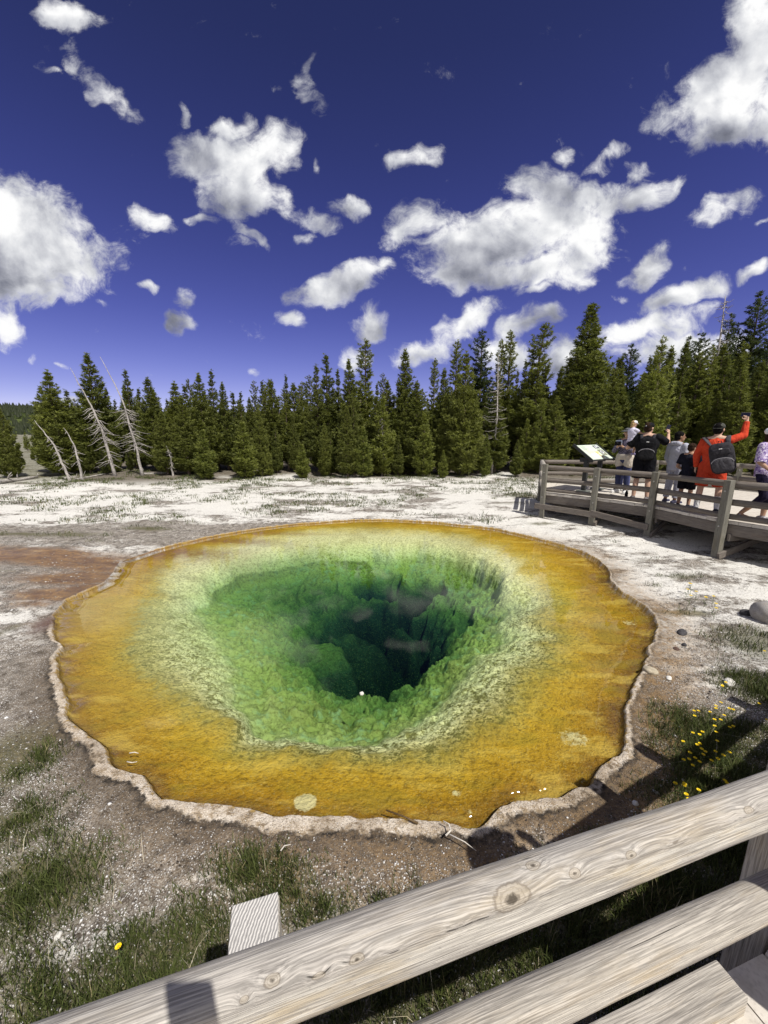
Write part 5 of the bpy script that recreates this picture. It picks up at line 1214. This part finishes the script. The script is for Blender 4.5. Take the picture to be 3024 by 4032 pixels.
def cloth(name, col, var=.2, sc=9):
    if name in _mc: return _mc[name]
    m, nt, b = new_mat(name); co = nt.n('ShaderNodeTexCoord').outputs['Object']
    f = nt.noise(co, sc, 3); fold = nt.noise(nt.vec('MULTIPLY', co, (9, 9, 5)), 1.0, 3, .5, 1.2)
    setp(b, nt, Base_Color=nt.mix(nt.rng(f, .3, .7), tuple(x*(1-var) for x in col), tuple(min(1, x*(1+var)) for x in col)), Roughness=.92); b.inputs['Specular IOR Level'].default_value = .1
    nt.l(nt.bump(fold, 1.0, .035), b.inputs['Normal']); _mc[name] = m; return m
def person(label, loc, face_to, H, skin, pose, wear, build=1.0):
    """pose: joints in units of a 1.75 m figure, x right, y forward, z up, feet at 0"""
    x, y = loc; ang = math.atan2(face_to[1]-y, face_to[0]-x)-math.pi/2
    root = empty('person', (x, y, wear.get('z', DECK+.004)), ang, label, 'person'); k = H/1.75; root.scale = (k, k, k)
    J = dict(hipL=(-.095,0,.92), hipR=(.095,0,.92), kneeL=(-.11,.02,.50), kneeR=(.11,.02,.50), ankL=(-.12,-.02,.085), ankR=(.12,-.02,.085), pel=(0,0,.97), chest=(0,-.01,1.28), neck=(0,-.02,1.47),
             shL=(-.185,-.01,1.41), shR=(.185,-.01,1.41), elL=(-.25,-.02,1.12), elR=(.25,-.02,1.12), wrL=(-.25,.06,.87), wrR=(.25,.06,.87), head=(0,.015,1.625), turn=0., tilt=0., hdL=None, hdR=None, upL=(-1,0,0), upR=(1,0,0), curlL=.5, curlR=.5)
    J.update(pose); B = build
    Rh = Matrix.Rotation(J['turn'], 3, 'Z') @ Matrix.Rotation(J['tilt'], 3, 'X'); hc = Vector(J['head'])
    hp = lambda v: tuple(hc+Rh @ Vector(v))
    caps = []; ells = []
    for s in 'LR':
        sg_ = -1 if s == 'L' else 1
        caps += [(J['hip'+s], J['knee'+s], .082*B, .056), (J['knee'+s], lerp(J['knee'+s], J['ank'+s], .35), .054, .056), (lerp(J['knee'+s], J['ank'+s], .35), J['ank'+s], .056, .036)]
        a = Vector(J['ank'+s]); f = Vector((sg_*.25, 1, 0)).normalized(); caps += [(a+Vector((0,0,-.045))-f*.03, a+f*.14+Vector((0,0,-.055)), .038, .03)]
        caps += [(J['sh'+s], J['el'+s], .052*B, .041*B), (J['el'+s], J['wr'+s], .042*B, .027)]
        dv = Vector(J['wr'+s])-Vector(J['el'+s]); hd = Vector(J['hd'+s]) if J['hd'+s] else dv
        caps += hand(J['wr'+s], hd, J['up'+s], -sg_, 1.0, J['curl'+s])
        caps.append((J['neck'], J['sh'+s], .06, .058*B))
    pz, ch = J['pel'], J['chest']
    ells += [((pz[0], pz[1], pz[2]), (.165*B, .115*B, .14)), (lerp(pz, ch, .5), (.15*B, .105*B, .2)), ((ch[0], ch[1], ch[2]), (.18*B, .115*B, .2))]
    caps.append((lerp(J['neck'], ch, .3), hp((0, -.02, -.06)), .062, .055))
    ells += [(hp((0, -.005, .02)), (.076, .096, .105), Rh), (hp((0, .022, -.05)), (.058, .068, .07), Rh), (hp((0, .06, -.085)), (.028, .026, .024), Rh)]
    caps += [(hp((0, .088, .012)), hp((0, .108, -.022)), .010, .014)]
    caps += [(hp((-.022, .082, -.058)), hp((.022, .082, -.058)), .009, .009)]
    for s in (-1, 1): ells.append((hp((s*.078, -.005, -.005)), (.012, .02, .032), Rh)); 
    body = skin_surface('body', caps, ells, .0085, skin, root, 3)
    for s in (-1, 1):
        bm = bmesh.new(); bmesh.ops.create_uvsphere(bm, u_segments=8, v_segments=6, radius=1, matrix=Matrix.Translation(hp((s*.032, .083, .018))) @ Rh.to_4x4() @ Matrix.Diagonal((.013, .008, .007, 1))); bm_obj('eye', bm, M_EYEB, body)
        bm = bmesh.new(); bmesh.ops.create_uvsphere(bm, u_segments=8, v_segments=6, radius=1, matrix=Matrix.Translation(hp((s*.032, .088, .042))) @ Rh.to_4x4() @ Matrix.Diagonal((.02, .007, .005, 1))); bm_obj('eyebrow', bm, wear.get('hairm', M_EYEB), body)
    # clothes follow the same skeleton, a little outside the skin
    def shirt(name, mat, sleeve, hem, puff=.018, open_=0):
        c = []; e = []
        for s in 'LR':
            c.append((J['neck'][:2]+(J['neck'][2]-.06,), J['sh'+s], .07, .068*B))
            if sleeve <= 1: c.append((J['sh'+s], lerp(J['sh'+s], J['el'+s], sleeve), .056*B+puff, .05*B+puff, 1))
            else: c += [(J['sh'+s], J['el'+s], .056*B+puff, .046*B+puff), (J['el'+s], lerp(J['el'+s], J['wr'+s], sleeve-1), .046*B+puff, .034+puff*.7, 1)]
        e += [(lerp(pz, ch, .5), (.158*B+puff, .112*B+puff, .22)), (ch, (.185*B+puff, .122*B+puff, .2)), (lerp(pz, ch, hem), (.165*B+puff, .12*B+puff, .17))]
        if hem < 0: c.append((lerp(pz, ch, .2), lerp(pz, ch, hem-.35), .15*B, .165*B, 1))
        c.append((lerp(J['neck'], ch, .55), lerp(J['neck'], ch, .1), .085, .066))
        return skin_surface(name, c, e, .011, mat, root, 4)
    def legs(name, mat, length, puff=.02, waist=True):
        c = []; e = [((pz[0], pz[1], pz[2]-.03), (.17*B+puff*.6, .122*B+puff*.6, .13))] if waist else []
        for s in 'LR':
            if length <= 1: c.append((J['hip'+s], lerp(J['hip'+s], J['knee'+s], length), .088*B+puff, .066+puff*1.4, 1))
            else: c += [(J['hip'+s], J['knee'+s], .088*B+puff, .058+puff), (J['knee'+s], lerp(J['knee'+s], J['ank'+s], length-1), .06+puff, .045+puff, 1)]
        return skin_surface(name, c, e, .011, mat, root, 3)
    def shoes(mat, sole):
        for s in 'LR':
            sg_ = -1 if s == 'L' else 1; a = Vector(J['ank'+s]); f = Vector((sg_*.25, 1, 0)).normalized(); g0 = Vector((a.x, a.y, 0))
            sh = skin_surface('shoe', [(g0-f*.045+Vector((0,0,.05)), g0+f*.16+Vector((0,0,.04)), .047, .038), (g0+Vector((0,0,.06)), g0+Vector((0,0,.09)), .046, .043)], [], .01, mat, root, 2)
            bm = bmesh.new(); add_box(bm, (0, 0, .012), (.085, .285, .024), bev=.01); so_ = bm_obj('sole', bm, sole, sh, g0+f*.055, (0, 0, math.atan2(f.y, f.x)-math.pi/2))
    def socks(mat, top=.62):
        for s in 'LR': skin_surface('sock', [(lerp(J['ank'+s], J['knee'+s], .0), lerp(J['ank'+s], J['knee'+s], top), .045, .060, 1)], [], .01, mat, root, 2)
    def hair(mat, long_=0, full=1.0):
        c = []; e = [(hp((0, -.022, .045)), (.083*full, .095*full, .090), Rh), (hp((0, -.045, -.01)), (.079*full, .07, .085), Rh)]
        if long_: c = [(hp((-.05, -.05, -.02)), hp((-.06, -.06, -.02-long_)), .045, .03), (hp((.05, -.05, -.02)), hp((.06, -.06, -.02-long_)), .045, .03), (hp((0, -.07, 0)), hp((0, -.085, -.02-long_)), .05, .035)]
        return skin_surface('hair', c, e, .009, mat, root, 2)
    def cap(mat, brim_dir=0, brim=True, bm_mat=None):
        o = skin_surface('cap', [], [(hp((0, -.005, .062)), (.089, .106, .072), Rh), (hp((0, -.005, .045)), (.090, .107, .035), Rh)], .008, mat, root, 2)
        if brim:
            bm = bmesh.new(); n = 16; top = []; 
            for z in (0, .006):
                row = []
                for k in range(n+1):
                    a = math.pi*k/n; row.append(bm.verts.new((math.cos(a)*.075, .07+math.sin(a)*.085, z-.018*math.sin(a)-.01*abs(math.cos(a)))))
                top.append(row)
            bm.faces.new(top[1]); bm.faces.new(list(reversed(top[0])))
            for k in range(n): bm.faces.new((top[0][k], top[0][k+1], top[1][k+1], top[1][k]))
            bm.faces.new((top[0][n], top[0][0], top[1][0], top[1][n]))
            M = Matrix.Translation(hp((0, 0, .042))) @ (Rh @ Matrix.Rotation(brim_dir, 3, 'Z')).to_4x4(); b_ = bm_obj('brim', bm, bm_mat or mat, o); b_.matrix_local = M
        return o
    def bucket(mat):
        o = skin_surface('hat', [], [(hp((0, -.005, .085)), (.088, .105, .06), Rh)], .008, mat, root, 2)
        bm = bmesh.new(); n = 24; rows = []
        for rr_, z in ((.085, .0), (.165, -.03), (.166, -.022), (.085, .012)): rows.append([bm.verts.new((math.cos(t)*rr_, math.sin(t)*rr_*1.1, z)) for t in np.linspace(0, 2*math.pi, n, endpoint=False)])
        for i in range(4):
            for q in range(n): bm.faces.new((rows[i][q], rows[i][(q+1) % n], rows[(i+1) % 4][(q+1) % n], rows[(i+1) % 4][q]))
        b_ = bm_obj('brim', bm, mat, o, smooth=True); b_.matrix_local = Matrix.Translation(hp((0, 0, .07))) @ Rh.to_4x4()
        return o
    return dict(root=root, J=J, hp=hp, Rh=Rh, shirt=shirt, legs=legs, shoes=shoes, socks=socks, hair=hair, cap=cap, bucket=bucket, body=body, k=k)
def to_world(P, v): 
    bpy.context.view_layer.update(); return P['root'].matrix_world @ Vector(v)
def phone(label, pos, normal, up, mat, w=.075, h=.155, screen=None):
    n = Vector(normal).normalized(); u = Vector(up); s = u.cross(n).normalized(); u = n.cross(s)
    M = Matrix(((s.x, u.x, n.x, pos[0]), (s.y, u.y, n.y, pos[1]), (s.z, u.z, n.z, pos[2]), (0, 0, 0, 1)))
    root = empty('smartphone', (0, 0, 0), 0, label, 'phone'); root.matrix_world = M
    bm = bmesh.new(); add_box(bm, (0, 0, 0), (w, h, .009), bev=.004); b_ = bm_obj('case', bm, mat, root)
    bm = bmesh.new(); add_box(bm, (0, 0, .005), (w-.008, h-.008, .002)); bm_obj('screen', bm, plain('phone_glass', (.02, .02, .025), .1, .1, 10, spec=.5), root)
    bm = bmesh.new(); add_box(bm, (w*.2, h*.36, -.006), (.03, .03, .004), bev=.002); bm_obj('camera_bump', bm, plain('phone_glass', (.02, .02, .025), .1, .1, 10, spec=.5), b_)
    return root
def superbox(bm, c, s, e=.35, rot=None, nu=24, nv=14):
    f = lambda a, p: math.copysign(abs(a)**p, a); vs = []
    for i in range(nv+1):
        v = -math.pi/2+math.pi*i/nv; vs.append([bm.verts.new(Vector((s[0]*f(math.cos(v), e)*f(math.cos(u), e), s[1]*f(math.cos(v), e)*f(math.sin(u), e), s[2]*f(math.sin(v), e)))) for u in np.linspace(0, 2*math.pi, nu, endpoint=False)])
    for i in range(nv):
        for k in range(nu): bm.faces.new((vs[i][k], vs[i][(k+1) % nu], vs[i+1][(k+1) % nu], vs[i+1][k]))
    M = Matrix.Translation(Vector(c)) @ (rot.to_4x4() if rot else Matrix.Identity(4))
    allv = [v for r_ in vs for v in r_]; bmesh.ops.transform(bm, matrix=M, verts=allv); bmesh.ops.remove_doubles(bm, verts=allv, dist=1e-5)
def backpack(label, P, c, s, tilt, mat, mat2, cat='backpack'):
    """bag with flap, pocket, straps over the wearer's shoulders; stands free at top level in world space"""
    bpy.context.view_layer.update(); MW = P['root'].matrix_world.copy()
    root = empty('backpack', (0, 0, 0), 0, label, cat); root.matrix_world = MW @ Matrix.Translation(Vector(c)) @ Matrix.Rotation(tilt, 4, 'Y')
    bm = bmesh.new(); superbox(bm, (0, 0, 0), s, .45); bm_obj('bag', bm, mat, root, smooth=True)
    bm = bmesh.new(); superbox(bm, (0, -s[1]*.75, -s[2]*.42), (s[0]*.85, s[1]*.55, s[2]*.48), .5); pk = bm_obj('pocket', bm, mat2, root, smooth=True)
    bm = bmesh.new(); tube(bm, [(s[0]*.88*math.cos(a), -s[1]*1.12-.004, -s[2]*.30+s[2]*.33*math.sin(a)) for a in np.linspace(.15, math.pi-.15, 12)], [.006]*12, 6); bm_obj('zip', bm, plain('grey_trim', (.30, .29, .31), .7, .1, 30), pk)
    bm = bmesh.new(); superbox(bm, (0, -s[1]*.8, s[2]*.42), (s[0]*.72, s[1]*.35, s[2]*.22), .5); bm_obj('upper_pocket', bm, mat, root, smooth=True)
    bm = bmesh.new(); add_box(bm, (0, -s[1]*1.1, s[2]*.62), (.05, .012, .02), bev=.004); bm_obj('badge', bm, plain('badge_white', (.6, .6, .58), .6, .1, 30), root)
    bm = bmesh.new(); tube(bm, [(-.03, 0, s[2]*.95), (-.02, 0, s[2]*1.12), (.02, 0, s[2]*1.12), (.03, 0, s[2]*.95)], [.009]*4, 6); bm_obj('handle', bm, mat, root, smooth=True)
    return root, MW
def strap(root, MW, pts, mat, w=.032):
    inv = root.matrix_world.inverted() @ MW; bm = bmesh.new(); P_ = [inv @ Vector(p) for p in pts]
    tube(bm, P_, [w]*len(P_), 8, squash=.28); bm_obj('strap', bm, mat, root, smooth=True)
red = cloth('red_cotton', (.56, .062, .028), .12); blk = cloth('black_cotton', (.012, .012, .014), .3); blk2 = cloth('black_shorts_cloth', (.010, .010, .013), .3); gry = cloth('grey_hoodie_cloth', (.42, .43, .50), .1); nav = cloth('navy_cloth', (.035, .042, .10), .2); wsock = cloth('white_sock', (.78, .78, .78), .05)
shoe_d = cloth('dark_shoe', (.035, .04, .055), .4, 30); sole_w = plain('white_sole', (.6, .6, .58), .7, .1, 20); shoe_w = cloth('white_shoe', (.66, .65, .63), .1, 20); hair_b = cloth('black_hair', (.008, .007, .007), .4, 60); hair_br = cloth('brown_hair', (.035, .02, .013), .4, 60); hair_bl = cloth('blond_hair', (.42, .29, .14), .3, 60); capg = cloth('grey_cap_cloth', (.075, .078, .068), .25, 30); pack = cloth('charcoal_pack', (.040, .038, .044), .25, 25); pack2 = cloth('grey_pack', (.070, .067, .075), .2, 25)
away = lambda x, y, dx=0, dy=0: (x*2+dx, y*2+dy)
# man in red
p = (6.50, 7.62)
A_ = person('man in red shirt and shorts with grey cap, raising a phone above his head', p, away(*p, .6, 0), 1.76, SK_L, dict(shR=(.185,0,1.43), elR=(.365,.12,1.52), wrR=(.375,.18,1.79), hdR=(-.25,.1,1), upR=(.6,-.8,0), curlR=1.1, elL=(-.27,-.01,1.13), wrL=(-.255,.04,.88), turn=-.25, ankL=(-.15,-.02,.085), ankR=(.17,-.03,.085), kneeL=(-.13,.02,.5), kneeR=(.15,.02,.5)), dict(hairm=hair_b), 1.10)
A_['shirt']('shirt', red, 1.95, -.2, .014); A_['legs']('shorts', red, .92, .03); A_['socks'](wsock); A_['shoes'](shoe_d, sole_w); A_['hair'](hair_b); A_['cap'](capg, math.pi)
bm = bmesh.new(); add_box(bm, (-.235, .0, .70), (.012, .07, .36), bev=.004); bm_obj('side_stripe', bm, blk, A_['root'])
rt, MW = backpack('big charcoal backpack slung on the right shoulder of the man in red', A_, (.13, -.27, 1.10), (.185, .125, .29), R(-14), pack, pack2)
strap(rt, MW, [(.17,-.17,1.33), (.16,-.10,1.47), (.155,.0,1.51), (.15,.10,1.45), (.14,.13,1.30)], pack2, .042); strap(rt, MW, [(.02,-.17,1.22), (-.10,-.165,1.36), (-.19,-.09,1.47), (-.205,.02,1.47), (-.18,.11,1.36), (-.15,.13,1.2)], pack2, .040)
w_ = to_world(A_, (.34, .19, 1.905)); phone('phone held flat above his head by the man in red', w_, (w_[0]*-.4, -1, .25), (-1, .2, .1), plain('phone_case_tan', (.22, .20, .16), .6, .1, 20))
# father with child
p = (6.04, 8.95)
B_ = person('man in black with backward black cap, child on his arm, filming with a phone', p, away(*p, .5, 0), 1.80, SK_L, dict(shR=(.19,0,1.43), elR=(.37,.20,1.30), wrR=(.36,.34,1.50), hdR=(-.1,.2,1), upR=(.9,-.3,0), curlR=1.3, shL=(-.19,0,1.42), elL=(-.36,.02,1.20), wrL=(-.20,.25,1.22), hdL=(.8,.4,.0), upL=(0,1,-.4), turn=-.5, ankL=(-.13,-.02,.085), ankR=(.13,-.02,.085)), dict(hairm=hair_br), 1.16)
B_['shirt']('shirt', blk, .85, .0, .024); B_['legs']('shorts', blk2, .95, .03); B_['shoes'](cloth('grey_shoe', (.16, .15, .15), .4, 30), sole_w); B_['hair'](hair_br); cpb = B_['cap'](blk, math.pi)
bm = bmesh.new(); 
for a in (.8, -.8): add_box(bm, B_['hp']((.0, -.121, .055)), (.030, .004, .007), (B_['Rh'] @ Matrix.Rotation(a, 3, 'Y')))
add_box(bm, B_['hp']((.0, -.1205, .055)), (.007, .003, .026), B_['Rh'])
bm_obj('emblem', bm, plain('emblem_white', (.7, .7, .7), .7, .05, 20), cpb)
rt, MW = backpack('flat black backpack on the back of the man carrying the child', B_, (.02, -.21, 1.18), (.165, .075, .25), 0, blk, cloth('black_pack_pocket', (.02, .02, .022), .3))
strap(rt, MW, [(.10,-.17,1.36), (.12,-.08,1.49), (.125,.03,1.50), (.12,.12,1.38), (.12,.15,1.2)], pack, .03); strap(rt, MW, [(-.10,-.17,1.36), (-.12,-.08,1.49), (-.125,.03,1.50), (-.12,.12,1.38), (-.12,.15,1.2)], pack, .03)
w_ = to_world(B_, (.335, .40, 1.63)); phone('dark blue phone held up at the right of the man with the child', w_, (-w_[0], -w_[1], .3), (.25, 0, 1), plain('phone_case_blue', (.02, .02, .09), .5, .1, 20))
# child on the arm
bpy.context.view_layer.update(); cw = B_['root'].matrix_world @ Vector((-.30, .03, 1.29))
kc = 1.06
Cd = person('small child in white cap sitting on the arm of the man in black', (cw.x, cw.y), (cw.x+.95, cw.y+.10), kc, SK_L, dict(hipL=(-.08,0,.92), hipR=(.08,0,.92), kneeL=(-.13,.30,.84), kneeR=(.15,.27,.86), ankL=(-.17,.26,.50), ankR=(.16,.28,.50), shL=(-.155,0,1.36), shR=(.155,0,1.36), elR=(.20,.22,1.24), wrR=(.10,.46,1.24), hdR=(-.1,1,-.15), upR=(0,0,1), elL=(-.22,.10,1.14), wrL=(-.12,.27,1.10), neck=(0,-.01,1.40), head=(0,.02,1.60), turn=-.35, tilt=-.15), dict(hairm=hair_bl, z=cw.z-.86*kc/1.75), .98)
sc_ = Cd['root']; Cd['shirt']('top', cloth('pale_lilac_cloth', (.66, .64, .78), .06), .45, .1, .02); Cd['legs']('shorts', cloth('child_shorts', (.30, .27, .36), .2), .8, .02); Cd['hair'](hair_bl, .09, 1.05); Cd['cap'](cloth('white_cap_cloth', (.80, .79, .82), .05), 0)
for s in 'LR':
    a = Vector(Cd['J']['ank'+s]); skin_surface('shoe', [(a+Vector((0, -.03, -.05)), a+Vector((0, .14, -.06)), .05, .04)], [], .012, cloth('lilac_shoe', (.42, .36, .62), .2, 30), sc_, 2)
# boy in grey hoodie
p = (6.52, 8.62)
D_ = person('boy in pale grey hoodie and grey trousers looking to the right', p, (p[0]+1.0, p[1]+.25), 1.60, SK_B, dict(turn=-.65, elL=(-.24,.0,1.12), wrL=(-.2,.12,.9), elR=(.24,.0,1.12), wrR=(.2,.14,.9)), dict(hairm=hair_b), .95)
D_['shirt']('hoodie', gry, 1.9, -.1, .026); D_['legs']('trousers', cloth('pale_grey_trousers', (.36, .37, .44), .1), 1.85, .02); D_['shoes'](cloth('navy_shoe', (.06, .06, .10), .5, 40), sole_w); D_['hair'](hair_b, 0, 1.06)
skin_surface('hood', [((-.07,-.10,1.47),(.07,-.10,1.47),.055,.055), ((-.09,-.03,1.46),(-.07,-.10,1.46),.045,.05), ((.09,-.03,1.46),(.07,-.10,1.46),.045,.05)], [], .01, gry, D_['root'], 3)
# boy in black
p = (6.42, 8.10)
E_ = person('shorter boy in black shirt and black shorts seen from behind', p, (p[0]+.9, p[1]+.5), 1.36, SK_T, dict(turn=-.4, tilt=-.1, elL=(-.27,-.02,1.12), wrL=(-.10,.16,.98), hdL=(.8,.4,-.1), upL=(0,.5,1), elR=(.27,-.02,1.12), wrR=(.08,.17,.98), hdR=(-.8,.4,-.1), upR=(0,.5,1)), dict(hairm=hair_br), .98)
E_['shirt']('shirt', cloth('navy_black_cotton', (.014, .015, .024), .3), .75, -.05, .022); E_['legs']('shorts', blk2, .95, .028); E_['shoes'](shoe_d, plain('dark_sole', (.05, .05, .05), .8, .2, 20)); E_['hair'](hair_br, 0, 1.10)
# person with plaid shirt and bucket hat
p = (6.30, 10.12)
G_ = person('person in plaid shirt and navy trousers with grey brimmed hat holding a camera', p, (p[0]-1.0, p[1]-.55), 1.68, SK_T, dict(turn=.3, elL=(-.25,.10,1.15), wrL=(-.06,.30,1.28), hdL=(.6,.5,.4), upL=(-.5,.5,-.5), elR=(.25,.10,1.15), wrR=(.06,.30,1.28), hdR=(-.6,.5,.4), upR=(.5,.5,-.5), curlL=1, curlR=1), dict(hairm=hair_b))
m, nt, b = new_mat('plaid_cloth'); co = nt.n('ShaderNodeTexCoord').outputs['Object']; w1 = nt.n('ShaderNodeTexChecker'); nt.l(co, w1.inputs[0]); w1.inputs['Scale'].default_value = 34; w1.inputs[1].default_value = (.03, .028, .05, 1); w1.inputs[2].default_value = (.16, .14, .20, 1); setp(b, nt, Base_Color=w1.outputs[0], Roughness=.9)
G_['shirt']('shirt', m, 1.85, .25, .018); G_['legs']('trousers', nav, 1.9, .014); G_['shoes'](shoe_w, sole_w); G_['hair'](hair_b, .06); G_['bucket'](cloth('grey_hat', (.10, .105, .11), .2, 30))
skin_surface('vest', [((-.10,0,1.0),(-.12,0,.80),.13,.12), ((.10,0,1.0),(.12,0,.80),.13,.12)], [((0,0,1.0),(.20,.15,.16))], .012, cloth('beige_cloth', (.52, .47, .40), .12), G_['root'], 3)
w_ = to_world(G_, (0, .40, 1.36)); cmr = empty('camera', w_, G_['root'].rotation_euler.z, 'small camera with pale blue screen held up by the person in the plaid shirt', 'camera')
bm = bmesh.new(); add_box(bm, (0, 0, 0), (.14, .06, .10), bev=.01); bm_obj('camera_body', bm, blk, cmr); bm = bmesh.new(); add_box(bm, (0, -.033, .02), (.15, .01, .11), bev=.003); bm_obj('screen', bm, plain('screen_pale', (.55, .62, .74), .3, .15, 15), cmr)
bm = bmesh.new(); bmesh.ops.create_cone(bm, cap_ends=True, segments=16, radius1=.03, radius2=.035, depth=.06, matrix=Matrix.Translation((0, .055, 0)) @ Matrix.Rotation(R(90), 4, 'X')); bm_obj('lens', bm, blk, cmr)
# person half hidden behind
p = (6.62, 10.55)
K_ = person('person in straw hat and dark top mostly hidden behind the man with the child', p, (p[0]-.9, p[1]-.3), 1.62, SK_T, dict(), dict(hairm=hair_br))
K_['shirt']('shirt', cloth('dark_violet_cloth', (.05, .04, .08), .3), 1.6, 0, .02); K_['legs']('trousers', cloth('blue_trousers', (.08, .09, .20), .2), 1.9, .015); K_['shoes'](shoe_d, sole_w); K_['hair'](hair_br, .1); K_['bucket'](cloth('straw_hat', (.50, .42, .28), .15, 60))
bp = at(2461, 1965, DECK); bt = empty('water_bottle', (bp[0]+.05, bp[1]+.05, DECK), 0, 'black bottle standing on the boards left of the man with the child', 'bottle')
bm = bmesh.new(); tube(bm, [(0,0,0),(0,0,.004),(0,0,.15),(0,0,.172)], [.034,.036,.036,.022], 16); bm_obj('flask', bm, blk, bt, smooth=True); bm = bmesh.new(); tube(bm, [(0,0,.172),(0,0,.205)], [.022,.021], 12); bm_obj('lid', bm, pack, bt)
# woman in helmet
p = (6.80, 6.84)
H_ = person('woman in white bike helmet and purple tie-dye top at the right edge', p, (p[0]+.35, p[1]-1.0), 1.66, SK_T, dict(turn=.35, elL=(-.26,.06,1.13), wrL=(-.18,.26,1.02), hdL=(.4,.8,0), elR=(.27,.02,1.13), wrR=(.22,.18,.98), kneeR=(.11,.10,.50), ankR=(.12,-.20,.13), kneeL=(-.1,.05,.5), ankL=(-.11,.03,.085)), dict(hairm=hair_br), 1.02)
m, nt, b = new_mat('tie_dye_cloth'); co = nt.n('ShaderNodeTexCoord').outputs['Object']; n_ = nt.noise(co, 13, 4, .6, 2.2); setp(b, nt, Base_Color=nt.ramp(n_, [(.32, (.06, .03, .14)), (.45, (.22, .13, .38)), (.55, (.62, .55, .70)), (.7, (.80, .77, .82))]), Roughness=.9)
H_['shirt']('top', m, 1.0, -.05, .034); H_['legs']('leggings', cloth('dark_violet_leggings', (.022, .018, .040), .5, 20), 1.45, .012); H_['shoes'](cloth('grey_sneaker', (.30, .29, .31), .6, 40), sole_w); H_['hair'](hair_br, .12)
hel = skin_surface('helmet', [], [(H_['hp']((0, -.01, .065)), (.105, .135, .085), H_['Rh'])], .01, plain('helmet_white', (.78, .80, .83), .35, .04, 10, spec=.5), H_['root'], 2)
for k in range(-2, 3):
    for yv in (-.06, .05):
        bm = bmesh.new(); bmesh.ops.create_uvsphere(bm, u_segments=10, v_segments=6, radius=1, matrix=Matrix.Translation(H_['hp']((k*.036, yv, .143-abs(k)*.012))) @ H_['Rh'].to_4x4() @ Matrix.Diagonal((.009, .03, .010, 1))); bm_obj('vent', bm, M_EYEB, hel)
bpy.context.view_layer.update(); MWh = H_['root'].matrix_world
bm = bmesh.new(); cs = bmesh.ops.create_uvsphere(bm, u_segments=24, v_segments=16, radius=1)
for v in bm.verts:
    n = v.co.copy(); f = fbm(np.array(n.x*2+3), np.array(n.z*2+n.y), 3, 9); v.co = Vector((n.x*.15*(1+(f-.5)*.8), n.y*.10*(1+(f-.5)), n.z*.28-(.08*max(0, -n.z)*f)))
jk = bm_obj('folded_jacket', bm, cloth('teal_cloth', (.035, .14, .145), .45, 8), None, smooth=True); jk.matrix_world = MWh @ Matrix.Translation((-.20, .24, .86)) @ Matrix.Rotation(.2, 4, 'Y'); tag(jk, 'teal garment draped over the arm of the woman in the helmet', 'jacket')
# visitor taking this photograph: only the shadow of the raised phone falls into view on the rail
p = (.06, -.47)
P_ = person('visitor at the near railing whose phone casts a square shadow on the top log', p, (p[0], 5), 1.72, SK_L, dict(elL=(-.24,.16,1.22), wrL=(-.09,.36,1.50), hdL=(.25,.25,1), upL=(-.7,.7,0), curlL=1.1, elR=(.24,.16,1.22), wrR=(.02,.36,1.49), hdR=(-.2,.25,1), upR=(.7,.7,0), curlR=1.1), dict(hairm=hair_br))
P_['shirt']('shirt', nav, .8, 0, .02); P_['legs']('trousers', pack, 1.9, .016); P_['shoes'](shoe_d, sole_w); P_['hair'](hair_br)
phone('phone held up at the near railing', (.012, -.012, CAM_H-.058), (0, -1, 0), (0, 0, 1), blk)

# second visitor beside the near railing, right of the frame: the head throws the round shadow beside the pool crust
p = (1.47, .50)
Q_ = person('visitor at the near railing whose head throws a round shadow beside the pool', p, (p[0]-.5, 5), 1.64, SK_T, dict(elL=(-.22,.18,1.2), wrL=(-.12,.36,1.12), elR=(.22,.18,1.2), wrR=(.12,.36,1.12)), dict(hairm=hair_br), 1.0)
Q_['shirt']('shirt', red, .8, 0, .02); Q_['legs']('trousers', nav, 1.9, .016); Q_['shoes'](shoe_d, sole_w); Q_['hair'](hair_br, .08); Q_['bucket'](cloth('straw_hat', (.50, .42, .28), .15, 60))
